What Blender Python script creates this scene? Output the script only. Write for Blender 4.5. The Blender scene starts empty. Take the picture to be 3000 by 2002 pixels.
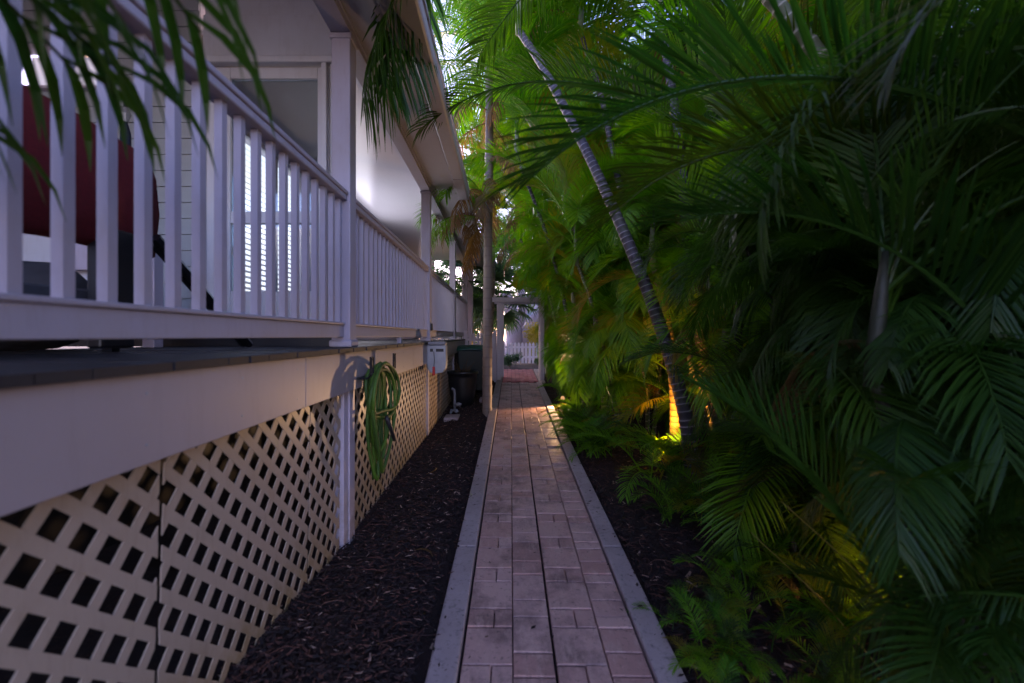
import bpy, math, random
from mathutils import Vector, Matrix, Euler
random.seed(7)
R = math.radians
SC = bpy.context.scene
C = SC.collection

# ------------------------------------------------------------------ camera
EYE = 1.40
cam = bpy.data.cameras.new('camera')
cam.sensor_width = 36; cam.lens = 15.6
cam.shift_x = 25/3000; cam.shift_y = -16/3000
cam.clip_start = 0.02; cam.clip_end = 2000
cam.dof.use_dof = True; cam.dof.focus_distance = 5.0; cam.dof.aperture_fstop = 1.6
camo = bpy.data.objects.new('camera', cam); C.objects.link(camo)
camo.location = (0, 0, EYE); camo.rotation_euler = (R(90), 0, 0)
SC.camera = camo

# ------------------------------------------------------------------ world, sun, exposure
SUN_EL, SUN_AZ = 12.0, -28.0
w = bpy.data.worlds.new('World'); SC.world = w; w.use_nodes = True
nt = w.node_tree; nt.nodes.clear()
sky = nt.nodes.new('ShaderNodeTexSky'); sky.sky_type = 'NISHITA'; sky.sun_disc = False
sky.sun_elevation = R(SUN_EL); sky.sun_rotation = R(SUN_AZ)
sky.air_density = 1.0; sky.dust_density = 0.6; sky.ozone_density = 3.0
tintn = nt.nodes.new('ShaderNodeMixRGB'); tintn.blend_type = 'MULTIPLY'; tintn.inputs[0].default_value = 1
tintn.inputs[2].default_value = (1.12, 0.75, 0.87, 1)
bg = nt.nodes.new('ShaderNodeBackground'); bg.inputs[1].default_value = 0.15
wo = nt.nodes.new('ShaderNodeOutputWorld')
nt.links.new(sky.outputs[0], tintn.inputs[1]); nt.links.new(tintn.outputs[0], bg.inputs[0]); nt.links.new(bg.outputs[0], wo.inputs[0])
sl = bpy.data.lights.new('sun', 'SUN'); sl.energy = 1.1; sl.angle = R(30); sl.color = (1.0, 0.86, 0.86)
so = bpy.data.objects.new('sun', sl); C.objects.link(so)
_d = Vector((math.sin(R(SUN_AZ))*math.cos(R(SUN_EL)), math.cos(R(SUN_AZ))*math.cos(R(SUN_EL)), math.sin(R(SUN_EL))))
so.rotation_euler = _d.to_track_quat('Z', 'Y').to_euler()
SC.view_settings.view_transform = 'Standard'
try: SC.view_settings.look = 'None'
except Exception: pass
SC.view_settings.gamma = 1; SC.view_settings.use_curve_mapping = False
SC.view_settings.exposure = 3.05
SC.cycles.max_bounces = 8; SC.cycles.transparent_max_bounces = 12
SC.cycles.use_denoising = True

# ------------------------------------------------------------------ materials
def newmat(name):
    m = bpy.data.materials.new(name); m.use_nodes = True
    t = m.node_tree; return m, t, t.nodes['Principled BSDF']
def nd(t, kind, **kw):
    n = t.nodes.new(kind)
    for k, v in kw.items(): setattr(n, k, v)
    return n
def mixc(t, fac, a, b):
    n = nd(t, 'ShaderNodeMixRGB')
    for i, v in enumerate((fac, a, b)):
        if isinstance(v, (int, float)): n.inputs[i].default_value = v
        elif isinstance(v, tuple): n.inputs[i].default_value = (*v, 1) if len(v) == 3 else v
        else: t.links.new(v, n.inputs[i])
    return n.outputs[0]
def noise(t, scale, detail=4, rough=.6, vec=None, stretch=None):
    n = nd(t, 'ShaderNodeTexNoise'); n.inputs['Scale'].default_value = scale
    n.inputs['Detail'].default_value = detail; n.inputs['Roughness'].default_value = rough
    src = vec
    if src is None:
        src = nd(t, 'ShaderNodeTexCoord').outputs['Object']
    if stretch:
        mp = nd(t, 'ShaderNodeMapping'); mp.inputs['Scale'].default_value = stretch
        t.links.new(src, mp.inputs[0]); src = mp.outputs[0]
    t.links.new(src, n.inputs['Vector'])
    return n.outputs['Fac']
def ramp(t, fac, p0, p1, c0=(0, 0, 0), c1=(1, 1, 1)):
    n = nd(t, 'ShaderNodeValToRGB'); t.links.new(fac, n.inputs[0])
    n.color_ramp.elements[0].position = p0; n.color_ramp.elements[0].color = (*c0, 1)
    n.color_ramp.elements[1].position = p1; n.color_ramp.elements[1].color = (*c1, 1)
    return n.outputs[0]
def bump(t, b, h, s=.3, d=.01):
    n = nd(t, 'ShaderNodeBump'); n.inputs['Strength'].default_value = s; n.inputs['Distance'].default_value = d
    t.links.new(h, n.inputs['Height']); t.links.new(n.outputs[0], b.inputs['Normal'])
def geo(t): return nd(t, 'ShaderNodeNewGeometry').outputs['Position']
def orand(t): return nd(t, 'ShaderNodeObjectInfo').outputs['Random']

def paint(name, col, dirt=(.30, .24, .17), amt=.35, rough=.45, sc=1.5, bumpy=.08):
    m, t, b = newmat(name)
    p = geo(t)
    n1 = ramp(t, noise(t, sc, 6, .65, p), .50, .80)
    n2 = ramp(t, noise(t, 14*sc, 5, .7, p, (1, 1, .18)), .52, .78)
    mx = nd(t, 'ShaderNodeMath', operation='MULTIPLY'); t.links.new(n1, mx.inputs[0]); mx.inputs[1].default_value = amt
    mx2 = nd(t, 'ShaderNodeMath', operation='MULTIPLY'); t.links.new(n2, mx2.inputs[0]); mx2.inputs[1].default_value = amt*.6
    c = mixc(t, mx.outputs[0], col, dirt); c = mixc(t, mx2.outputs[0], c, tuple(x*.6 for x in dirt))
    t.links.new(c, b.inputs['Base Color']); b.inputs['Roughness'].default_value = rough
    bump(t, b, noise(t, 60, 4, .6, p, (1, 1, .15)), bumpy, .004)
    return m
def plain(name, col, rough=.5, metal=0, var=.25, sc=20, bmp=.1):
    m, t, b = newmat(name); p = geo(t)
    c = mixc(t, noise(t, sc, 4, .6, p), tuple(x*(1-var) for x in col), tuple(min(1, x*(1+var)) for x in col))
    t.links.new(c, b.inputs['Base Color']); b.inputs['Roughness'].default_value = rough; b.inputs['Metallic'].default_value = metal
    if bmp: bump(t, b, noise(t, sc*6, 3, .6, p), bmp, .004)
    return m
def emis(name, col, s, col2=None):
    m, t, b = newmat(name)
    b.inputs['Base Color'].default_value = (*col, 1); b.inputs['Roughness'].default_value = .6
    b.inputs['Emission Strength'].default_value = s
    if col2:
        c = mixc(t, ramp(t, noise(t, 3, 3, .5, geo(t)), .35, .65), col, col2); t.links.new(c, b.inputs['Emission Color'])
    else: b.inputs['Emission Color'].default_value = (*col, 1)
    return m

M = {}
M['white'] = paint('white_paint', (.52, .46, .54), amt=.30)
M['rail'] = paint('rail_paint', (.36, .33, .40), amt=.40, sc=3)
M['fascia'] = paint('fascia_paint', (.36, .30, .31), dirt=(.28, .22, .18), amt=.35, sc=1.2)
M['lattice'] = paint('lattice_plastic', (.42, .33, .26), dirt=(.25, .15, .06), amt=.5, sc=2.4, rough=.4)
M['soffit'] = paint('soffit_paint', (.40, .37, .40), amt=.25)
M['ceil'] = paint('ceiling_gloss', (.80, .78, .84), dirt=(.55, .52, .58), amt=.15, rough=.22, bumpy=.0)
M['siding'] = paint('siding_paint', (.55, .56, .60), amt=.3)
M['clap'] = paint('clapboard_paint', (.34, .37, .38), amt=.3)
M['deck'] = paint('deck_board_stain', (.022, .022, .028), dirt=(.02, .02, .02), amt=.6, rough=.6)
M['dark'] = plain('dark_plastic', (.012, .012, .014), .4)
M['darkmetal'] = plain('dark_metal', (.02, .022, .028), .35, .6)
M['red'] = plain('red_canvas', (.13, .006, .010), .85, sc=60, var=.35)
M['greycloth'] = plain('grey_cloth', (.06, .065, .08), .9, sc=12)
M['room'] = plain('room_wall', (.25, .2, .16), .8)
M['binlid'] = plain('green_bin_lid', (.008, .06, .045), .4)
M['bin'] = plain('bin_body', (.012, .022, .022), .45)
M['steel'] = plain('galvanised_box', (.32, .34, .38), .4, .3, sc=9)
M['redtag'] = plain('red_tag', (.55, .02, .02), .5)
M['whiteplast'] = plain('white_plastic', (.22, .22, .24), .4, var=.1)
M['fence'] = paint('fence_paint', (.80, .74, .88), amt=.15)
M['concrete'] = None

def grime(m, z0, z1, col, amt):
    t = m.node_tree; b = t.nodes['Principled BSDF']; p = geo(t)
    old = b.inputs['Base Color'].links[0].from_socket
    sx = nd(t, 'ShaderNodeSeparateXYZ'); t.links.new(p, sx.inputs[0])
    mr = nd(t, 'ShaderNodeMapRange'); mr.inputs[1].default_value = z0; mr.inputs[2].default_value = z1; mr.inputs[3].default_value = 1; mr.inputs[4].default_value = 0
    t.links.new(sx.outputs[2], mr.inputs[0])
    mu = nd(t, 'ShaderNodeMath', operation='MULTIPLY'); t.links.new(mr.outputs[0], mu.inputs[0]); t.links.new(ramp(t, noise(t, 7, 6, .75, p), .38, .62), mu.inputs[1])
    m2 = nd(t, 'ShaderNodeMath', operation='MULTIPLY'); t.links.new(mu.outputs[0], m2.inputs[0]); m2.inputs[1].default_value = amt
    t.links.new(mixc(t, m2.outputs[0], old, col), b.inputs['Base Color'])
grime(M['lattice'], .15, .50, (.20, .13, .03), 1.0)
grime(M['white'], .15, .55, (.16, .12, .08), .8)
def concrete():
    m, t, b = newmat('border_concrete'); p = geo(t)
    c = mixc(t, ramp(t, noise(t, 2.2, 6, .7, p), .3, .75), (.32, .24, .23), (.50, .39, .38))
    c = mixc(t, ramp(t, noise(t, 40, 3, .7, p), .55, .8), c, (.09, .085, .09))
    c = mixc(t, ramp(t, noise(t, 6, 4, .7, p), .62, .75), c, (.10, .10, .08))
    t.links.new(c, b.inputs['Base Color']); b.inputs['Roughness'].default_value = .75
    bump(t, b, noise(t, 90, 5, .7, p), .35, .004); return m
M['concrete'] = concrete()
def paver():
    m, t, b = newmat('paver_clay'); p = geo(t); r = orand(t)
    c = mixc(t, ramp(t, r, 0, 1), (.47, .25, .21), (.60, .37, .32))
    c = mixc(t, ramp(t, noise(t, 3.0, 6, .7, p), .47, .68), c, (.19, .11, .10))
    c = mixc(t, ramp(t, noise(t, 9.0, 6, .75, p, (2.5, .8, 1)), .5, .75), c, (.62, .40, .34))
    c = mixc(t, ramp(t, noise(t, 45, 3, .7, p), .58, .8), c, (.07, .05, .05))
    t.links.new(c, b.inputs['Base Color']); b.inputs['Roughness'].default_value = .58
    bump(t, b, noise(t, 28, 6, .72, p), .6, .008); return m
M['paver'] = paver()
def brick():
    m, t, b = newmat('red_brick_paver'); p = geo(t)
    c = mixc(t, orand(t), (.45, .10, .12), (.55, .17, .17))
    c = mixc(t, ramp(t, noise(t, 4, 5, .7, p), .5, .8), c, (.16, .06, .06))
    t.links.new(c, b.inputs['Base Color']); b.inputs['Roughness'].default_value = .7; return m
M['brick'] = brick()
def soil():
    m, t, b = newmat('mulch_soil'); p = geo(t)
    c = mixc(t, ramp(t, noise(t, 5, 5, .7, p), .3, .75), (.014, .007, .008), (.042, .018, .016))
    c = mixc(t, ramp(t, noise(t, 70, 4, .8, p), .56, .74), c, (.14, .06, .04))
    t.links.new(c, b.inputs['Base Color']); b.inputs['Roughness'].default_value = .95
    bump(t, b, noise(t, 55, 6, .8, p), 1.0, .03); return m
M['soil'] = soil()
def chips():
    m, t, b = newmat('mulch_chips')
    a = nd(t, 'ShaderNodeAttribute', attribute_name='tint')
    n = nd(t, 'ShaderNodeValToRGB'); t.links.new(a.outputs['Fac'], n.inputs[0])
    e = n.color_ramp.elements; e[0].color = (.012, .007, .008, 1); e[1].color = (.42, .28, .21, 1)
    x = e.new(.55); x.color = (.032, .013, .011, 1); x = e.new(.93); x.color = (.11, .040, .026, 1)
    t.links.new(n.outputs[0], b.inputs['Base Color']); b.inputs['Roughness'].default_value = .85; return m
M['chips'] = chips()

def leafmat(name, cA, cB, cOld, trans=.45, rough=.42, oldamt=.12):
    """leaf: per-leaflet tint attribute, per-frond object random, translucent"""
    m, t, b = newmat(name)
    a = nd(t, 'ShaderNodeAttribute', attribute_name='tint').outputs['Fac']
    r = orand(t)
    c = mixc(t, a, cA, cB)
    c = mixc(t, ramp(t, r, 1-oldamt-.08, 1-oldamt+.04), c, cOld)
    sc = nd(t, 'ShaderNodeMath', operation='MULTIPLY_ADD'); t.links.new(r, sc.inputs[0]); sc.inputs[1].default_value = 7.3; sc.inputs[2].default_value = 0
    fr = nd(t, 'ShaderNodeMath', operation='FRACT'); t.links.new(sc.outputs[0], fr.inputs[0])
    c = mixc(t, fr.outputs[0], c, mixc(t, .45, c, (cB[0]*1.5, cB[1]*1.1, cB[2]*.5)))
    t.links.new(c, b.inputs['Base Color']); b.inputs['Roughness'].default_value = rough
    b.inputs['Specular IOR Level'].default_value = .35
    tr = nd(t, 'ShaderNodeBsdfTranslucent')
    tc = mixc(t, 1.0, c, c); 
    g = nd(t, 'ShaderNodeHueSaturation'); g.inputs['Saturation'].default_value = 1.08; g.inputs['Value'].default_value = 1.7
    t.links.new(tc, g.inputs['Color']); t.links.new(g.outputs[0], tr.inputs[0])
    mx = nd(t, 'ShaderNodeMixShader'); mx.inputs[0].default_value = trans
    t.links.new(b.outputs[0], mx.inputs[1]); t.links.new(tr.outputs[0], mx.inputs[2])
    t.links.new(mx.outputs[0], t.nodes['Material Output'].inputs[0]); return m
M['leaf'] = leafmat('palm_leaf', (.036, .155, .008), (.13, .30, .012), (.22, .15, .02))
M['leafdark'] = leafmat('dark_palm_leaf', (.014, .055, .008), (.038, .095, .012), (.05, .06, .010), oldamt=.08)  # darker copy of the palm leaf; shade of the near palms put into colour
M['leafdry'] = leafmat('dry_palm_leaf', (.10, .065, .03), (.16, .10, .04), (.15, .10, .05))
M['leafblue'] = leafmat('blue_green_leaf', (.03, .07, .045), (.05, .10, .05), (.06, .10, .05))
M['leafyel'] = leafmat('yellow_leaf', (.20, .20, .03), (.32, .28, .04), (.3, .25, .05))
M['leafstalk'] = plain('yellow_leaf_stalk', (.20, .17, .02), .5, var=.3)
def trunkmat(name, c0, c1, ring, grn=(.06, .08, .03)):
    m, t, b = newmat(name); p = geo(t)
    a = nd(t, 'ShaderNodeAttribute', attribute_name='tint').outputs['Fac']
    c = mixc(t, noise(t, 12, 5, .7, p), c0, c1)
    c = mixc(t, ramp(t, noise(t, 3, 4, .7, p), .5, .8), c, grn)
    c = mixc(t, a, c, ring)
    t.links.new(c, b.inputs['Base Color']); b.inputs['Roughness'].default_value = .6
    bump(t, b, noise(t, 50, 4, .7, p, (1, 1, .3)), .5, .006); return m
M['trunk'] = trunkmat('ringed_trunk', (.030, .024, .032), (.080, .062, .072), (.22, .19, .20))
M['cane'] = trunkmat('green_cane', (.07, .085, .03), (.13, .12, .05), (.30, .26, .18))
M['canedark'] = trunkmat('dark_cane', (.018, .022, .012), (.035, .035, .02), (.06, .055, .04), (.02, .03, .012))  # darker cane copy, its colour standing in for shade among the near palms
M['canegold'] = trunkmat('golden_cane', (.26, .20, .05), (.34, .24, .07), (.12, .09, .04))
M['shaft'] = trunkmat('crownshaft_skin', (.12, .15, .08), (.20, .21, .12), (.30, .26, .18))
M['bark'] = trunkmat('smooth_grey_bark', (.15, .11, .085), (.24, .18, .14), (.10, .08, .07), (.15, .12, .10))
M['barksmooth'] = trunkmat('smooth_bark', (.15, .11, .085), (.24, .18, .14), (.15, .11, .09), (.16, .13, .11))
M['barkpurple'] = trunkmat('pale_bark', (.28, .23, .30), (.42, .36, .44), (.2, .17, .22), (.2, .17, .2))
M['hose'] = trunkmat('green_hose', (.05, .13, .008), (.09, .18, .012), (.02, .05, .01))
M['hoseend'] = plain('hose_sleeve', (.03, .03, .035), .5)
M['rachis'] = M['leaf']
def glass():
    m, t, b = newmat('window_glass')
    gl = nd(t, 'ShaderNodeBsdfGlossy'); gl.inputs['Roughness'].default_value = .05; gl.inputs[0].default_value = (.85, .9, .95, 1)
    tr = nd(t, 'ShaderNodeBsdfTransparent'); tr.inputs[0].default_value = (.75, .85, .88, 1)
    f = nd(t, 'ShaderNodeFresnel'); f.inputs[0].default_value = 1.5
    ad = nd(t, 'ShaderNodeMath', operation='MULTIPLY_ADD'); t.links.new(f.outputs[0], ad.inputs[0]); ad.inputs[1].default_value = 1.2; ad.inputs[2].default_value = .04
    mx = nd(t, 'ShaderNodeMixShader'); t.links.new(ad.outputs[0], mx.inputs[0])
    t.links.new(tr.outputs[0], mx.inputs[1]); t.links.new(gl.outputs[0], mx.inputs[2])
    t.links.new(mx.outputs[0], t.nodes['Material Output'].inputs[0]); return m
M['glass'] = glass()

# ------------------------------------------------------------------ mesh helpers
class MB:
    def __init__(s): s.v = []; s.f = []; s.t = []
    def add(s, vs, fs, tint=0.0):
        n = len(s.v); s.v += [tuple(p) for p in vs]
        s.f += [tuple(n+i for i in f) for f in fs]; s.t += [tint]*len(fs)
        return s
    def box(s, x0, x1, y0, y1, z0, z1, tint=0.0):
        vs = [(x0,y0,z0),(x1,y0,z0),(x1,y1,z0),(x0,y1,z0),(x0,y0,z1),(x1,y0,z1),(x1,y1,z1),(x0,y1,z1)]
        return s.add(vs, [(0,3,2,1),(4,5,6,7),(0,1,5,4),(1,2,6,5),(2,3,7,6),(3,0,4,7)], tint)
    def tube(s, pts, rad, n=8, tints=None, cap=True):
        pts = [Vector(p) for p in pts]; base = len(s.v); up = None
        for i, p in enumerate(pts):
            d = (pts[min(i+1, len(pts)-1)] - pts[max(i-1, 0)]).normalized()
            if up is None:
                up = Vector((0, 0, 1)) if abs(d.z) < .9 else Vector((1, 0, 0))
            a = d.cross(up)
            if a.length < 1e-5: a = d.cross(Vector((0, 1, 0)))
            a.normalize(); b = a.cross(d).normalized(); up = b
            r = rad[i] if isinstance(rad, (list, tuple)) else rad
            for k in range(n):
                q = 2*math.pi*k/n
                s.v.append(tuple(p + a*math.cos(q)*r + b*math.sin(q)*r))
        for i in range(len(pts)-1):
            for k in range(n):
                k2 = (k+1) % n
                s.f.append((base+i*n+k, base+i*n+k2, base+(i+1)*n+k2, base+(i+1)*n+k)); s.t.append(tints[i] if tints else 0.0)
        if cap:
            s.f.append(tuple(base+k for k in range(n))[::-1]); s.t.append(0.0)
            m = base+(len(pts)-1)*n
            s.f.append(tuple(m+k for k in range(n))); s.t.append(0.0)
        return s
    def mesh(s, name, mat, smooth=False):
        me = bpy.data.meshes.new(name); me.from_pydata(s.v, [], s.f); me.update()
        at = me.attributes.new('tint', 'FLOAT', 'FACE'); at.data.foreach_set('value', s.t)
        mats = mat if isinstance(mat, (list, tuple)) else [mat]
        for x in mats: me.materials.append(x)
        if smooth: me.polygons.foreach_set('use_smooth', [True]*len(me.polygons))
        return me
    def obj(s, name, mat, parent=None, smooth=False, bevel=0):
        o = link(name, s.mesh(name, mat, smooth), parent)
        if bevel: addbevel(o, bevel)
        return o
def addbevel(o, wd, seg=2):
    b = o.modifiers.new('bevel', 'BEVEL'); b.width = wd; b.segments = seg; b.limit_method = 'ANGLE'; b.angle_limit = R(40)
def link(name, data, parent=None, loc=None, rot=None, scale=None):
    o = bpy.data.objects.new(name, data); C.objects.link(o)
    if parent: o.parent = parent
    if loc is not None: o.location = loc
    if rot is not None: o.rotation_euler = rot
    if scale is not None: o.scale = scale if isinstance(scale, (tuple, list)) else (scale,)*3
    return o
def tag(o, label=None, cat=None, group=None, kind=None):
    if label: o['label'] = label
    if cat: o['category'] = cat
    if group: o['group'] = group
    if kind: o['kind'] = kind
    return o
def empty(name, label, cat, loc=(0, 0, 0), group=None):
    o = bpy.data.objects.new(name, None); o.empty_display_size = .2; C.objects.link(o); o.location = loc
    return tag(o, label, cat, group)
def P(u, v, Y):      # where a photo point (3000 px frame) stands at distance Y
    return Vector(((u-1475)/1300*Y, Y, EYE+(985-v)/1300*Y))
def boxobj(name, m, parent, x0, x1, y0, y1, z0, z1, bevel=0, off=(0, 0, 0)):
    b = MB().box(x0-off[0], x1-off[0], y0-off[1], y1-off[1], z0-off[2], z1-off[2])
    return b.obj(name, m, parent, bevel=bevel)

# ------------------------------------------------------------------ ground
G = .0377
def pz(y): return G*min(y, 13.0)
def px(x, y): return x + .0166*(y-1.707)       # the path runs a degree off the porch
def sstep(a, b, x):
    t = max(0, min(1, (x-a)/(b-a))); return t*t*(3-2*t)
def bed_z(x, y):
    """left bed between lattice and path"""
    zl = .20 if y < 1.7 else (.20-.055*sstep(1.7, 2.6, y)) if y < 2.6 else .145 + .12*sstep(5.6, 11, y)
    zr = pz(y)-.045
    xr = px(-.31, y); k = sstep(-.95, xr-.05, x)
    return zl*(1-k) + zr*k
def ground_z(x, y):
    if x < px(.1, y): z = bed_z(x, y) if y < 11.5 else pz(y)-.05
    else: z = pz(y)-.05 + .03*sstep(1.0, 2.5, x)
    if x > px(-.36, y) and x < px(.75, y) and y < 12.5: z -= .05
    return z
def ground_sheet():
    xs = [-60, -30, -15, -8, -5, -3, -2, -1.5] + [-1.2+.06*i for i in range(64)] + [2.8, 3.2, 4, 5, 8, 15, 30, 60]
    ys = [-40, -20, -8, -3, -1] + [.0+.1*i for i in range(140)] + [14.5, 16, 19, 24, 32, 50, 90]
    rr = random.Random(3); m = MB(); nx = len(xs)
    for y in ys:
        for x in xs:
            z = ground_z(x, y)
            if not (px(-.32, y) < x < px(.72, y)): z += rr.uniform(-.008, .012)
            m.v.append((x, y, z))
    for j in range(len(ys)-1):
        for i in range(nx-1):
            a = j*nx+i; m.f.append((a, a+1, a+1+nx, a+nx)); m.t.append(0)
    o = m.obj('ground', M['soil'], smooth=True); tag(o, kind='structure')
ground_sheet()

def mulch(name, label, n, region, seed, size=(.012, .045)):
    rr = random.Random(seed); m = MB()
    for _ in range(n):
        x, y = region(rr)
        z = ground_z(x, y)+.012+rr.random()*.012
        L = rr.uniform(*size); wd = L*rr.uniform(.12, .4); a = rr.random()*math.pi
        ax = Vector((math.cos(a), math.sin(a), rr.uniform(-.35, .35)))*L*.5
        bx = Vector((-math.sin(a), math.cos(a), rr.uniform(-.5, .5)))*wd*.5
        c = Vector((x, y, z)); up = Vector((0, 0, .004))
        t = rr.random()**1.6
        m.add([c-ax-bx, c+ax-bx*.6, c+ax*1.1+bx*.5, c-ax*.9+bx, c+up], [(0, 1, 4), (1, 2, 4), (2, 3, 4), (3, 0, 4)], t)
    o = m.obj(name, M['chips']); tag(o, label, None, None, 'stuff'); return o
def reg_left(r):
    y = .9 + 11*(r.random()**1.7); x = r.uniform(-1.0, px(-.31, y)); return x, y
def reg_right(r):
    y = 1.2 + 10*(r.random()**1.5); x = px(.73, y) + 2.0*r.random()**1.3; return x, y
mulch('mulch', 'dark bark mulch covering the bed between lattice and brick path', 26000, reg_left, 1)
mulch('mulch', 'reddish bark mulch and leaf litter under the palms', 22000, reg_right, 2, (.015, .06))
def straw(label, region, n, seed):
    rr = random.Random(seed); mb = MB()
    for _ in range(n):
        x, y = region(rr); L = rr.uniform(.05, .22); a = rr.random()*6.28; z = ground_z(x, y)+.022; c = rr.uniform(-1, 1)
        mb.tube([(x+math.cos(a+c*k)*L*(k-.5), y+math.sin(a+c*k)*L*(k-.5), z+.012*math.sin(k*3.1)) for k in (0, .35, .7, 1)], [.001, .0018, .0016, .0008], 4, [rr.uniform(.5, .95)]*4, cap=False)
    tag(mb.obj('leaf_litter', M['chips']), label, None, None, 'stuff')
straw('scattered dry straw and fallen leaflets on the left mulch bed', reg_left, 150, 31)
straw('scattered dry straw and fallen leaflets under the palms', reg_right, 900, 32)
def spill():
    rr = random.Random(77); mb = MB()
    for _ in range(220):
        y = 1.3+9*rr.random()**1.5; side = rr.random()
        x = px(-.30+.12*rr.random()**2 if side < .35 else (.71-.16*rr.random()**2 if side < .8 else rr.uniform(-.17, .58)), y)
        L = rr.uniform(.006, .022); a = rr.random()*6.28; z = pz(y)+(.017 if side < .8 else .006)
        d = Vector((math.cos(a), math.sin(a), 0))*L; w_ = Vector((-math.sin(a), math.cos(a), .1))*L*rr.uniform(.15, .5); c = Vector((x, y, z))
        mb.add([c-d, c+w_, c+d, c-w_, c+Vector((0, 0, .003))], [(0, 3, 4), (3, 2, 4), (2, 1, 4), (1, 0, 4)], rr.random()*.8)
    tag(mb.obj('debris', M['chips']), 'loose bark crumbs spilled on the brick path and its borders', None, None, 'stuff')
spill()
# pale dry twigs lying on the mulch
for (u, v, Y, L, a, lab) in ((1275, 1345, 4.1, .22, .9, 'pale curved dry leaf lying on mulch beside lattice'),
                             (1250, 1620, 2.7, .16, 2.2, 'thin pale twig lying on dark mulch near path border')):
    x = (u-1475)/1300*Y; z = ground_z(x, Y)+.025
    pts = [(x+math.cos(a+.8*k)*L*(k-.5), Y+math.sin(a+.8*k)*L*(k-.5), z+.01*math.sin(k*3)) for k in (0, .25, .5, .75, 1)]
    tag(MB().tube(pts, [.002, .005, .006, .005, .001], 5).obj('dry_twig', M['leafdry']), lab, 'twig')

# ------------------------------------------------------------------ path
path = boxobj('path', M['soil'], None, 0, 0, 0, 0, 0, 0)
bpy.data.objects.remove(path)
m = MB(); 
for y in [0.3+.5*i for i in range(25)]:
    m.v += [(px(-.30, y), y, pz(y)-.035), (px(.71, y), y, pz(y)-.035)]
for i in range(24): m.f.append((2*i, 2*i+1, 2*i+3, 2*i+2)); m.t.append(0)
path = m.obj('path', M['soil']); tag(path, kind='structure')
prand = random.Random(5)
_pm = {}
def paver_mesh(lx, ly, mat, bv=.0035, key=None):
    k = (round(lx, 4), round(ly, 4), mat.name)
    if k in _pm: return _pm[k]
    a, b = lx/2-.0025, ly/2-.0042
    m = MB(); t = .028
    def ring(z, ins): return [(-a+ins, -b+ins, z), (a-ins, -b+ins, z), (a-ins, b-ins, z), (-a+ins, b-ins, z)]
    m.v += ring(-t, 0) + ring(-bv, 0) + ring(-.0015, bv*.5) + ring(0, bv*1.4)
    for L in range(3):
        for i in range(4):
            j = (i+1) % 4; m.f.append((L*4+i, L*4+j, L*4+4+j, L*4+4+i)); m.t.append(0)
    m.f.append((12, 13, 14, 15)); m.t.append(0)
    _pm[k] = m.mesh('paver', mat); return _pm[k]
def put_paver(x0, x1, y0, y1, name='paver', mat=None, lift=0):
    mat = mat or M['paver']
    yc, xc = (y0+y1)/2, (x0+x1)/2
    o = link(name, paver_mesh(x1-x0, y1-y0, mat), path, (px(xc, yc), yc, pz(yc)+lift+prand.uniform(-.0025, .0025)),
             (math.atan(G)+prand.uniform(-.006, .006), prand.uniform(-.008, .008), -math.atan(.0166)+prand.uniform(-.006, .006)))
    return o
cols = [(-.172, .0365), (.0365, .206), (.213, .424), (.424, .586)]
y = .75
PER = .35
y0c1 = 1.798-.35*3
n = int((9.84-y0c1)/PER)+1
for k in range(n):
    ya = y0c1+k*PER
    for ci in (0, 2):
        xa, xb = cols[ci]; xm = xa+(xb-xa)*(.57+prand.uniform(-.01, .01))
        if ya+.222 < 9.86: put_paver(xa, xb, ya, ya+.222)
        if ya+.35 < 9.86:
            put_paver(xa, round(xm, 2), ya+.222, ya+.35); put_paver(round(xm, 2), xb, ya+.222, ya+.35)
    yb = ya+.067
    for ci in (1, 3):
        xa, xb = cols[ci]
        if yb+.224 < 9.88: put_paver(xa, xb, yb, yb+(.224 if ci == 1 else .145))
        if ci == 3 and yb+.224 < 9.88: put_paver(xa, xb, yb+.145, yb+.224)
        if yb+.35 < 9.88: put_paver(xa, xb, yb+.224, yb+.35)
def border(xa, xb, ya, yb):
    m = MB(); a, b = (xb-xa)/2, (yb-ya)/2-.003
    m.box(-a, a, -b, b, -.12, 0)
    yc = (ya+yb)/2
    o = m.obj('border_slab', M['concrete'], path); addbevel(o, .010, 2)
    o.location = (px((xa+xb)/2, yc), yc, pz(yc)+.012); o.rotation_euler = (math.atan(G), 0, -math.atan(.0166))
for (a, b) in ((-.302, -.182), (.594, .71)):
    ys = [.2, 2.716, 5.15, 7.6, 9.86]
    for i in range(4): border(a, b, ys[i], ys[i+1])
# red bricks beyond the arbour
for j in range(12):
    ya = 9.9+j*.2
    for i in range(8):
        xa = -.16+i*.1+.0; put_paver(round(xa, 3), round(xa+.1, 3), round(ya+(.1 if i % 2 else 0), 3), round(ya+.2+(.1 if i % 2 else 0), 3), 'brick', M['brick'], .01)
border(-.30, -.17, 9.9, 12.4); border(.66, .80, 9.9, 12.4)

# ------------------------------------------------------------------ porch
DECKZ = EYE-.069
deck = empty('porch_deck', 'raised porch deck of dark boards with wide pale fascia above the lattice', 'porch deck', (-.9, 1.5, .15))
def dp(o): o.matrix_parent_inverse = Matrix.Translation(-Vector(o.parent.location)); return o
bm_ = MB().box(-2.35, -.885, -.058, .058, -.024, 0); dbm = bm_.mesh('deck_board', M['deck'])
rr = random.Random(9)
for i in range(106):
    yy = -.3+i*.1195
    o = link('deck_board', dbm, deck, (0-deck.location.x, yy-deck.location.y, DECKZ-deck.location.z+rr.uniform(-.002, .001)))
    o.location.x += rr.uniform(-.003, .003)
FZ0, FZ1 = EYE-.325, DECKZ-.026
fj = [-.4, 2.02, 4.46, 6.9, 9.3, 11.6]
for i in range(5):
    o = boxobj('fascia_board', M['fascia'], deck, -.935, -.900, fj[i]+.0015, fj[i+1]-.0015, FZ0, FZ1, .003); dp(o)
mbn = MB()
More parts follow.
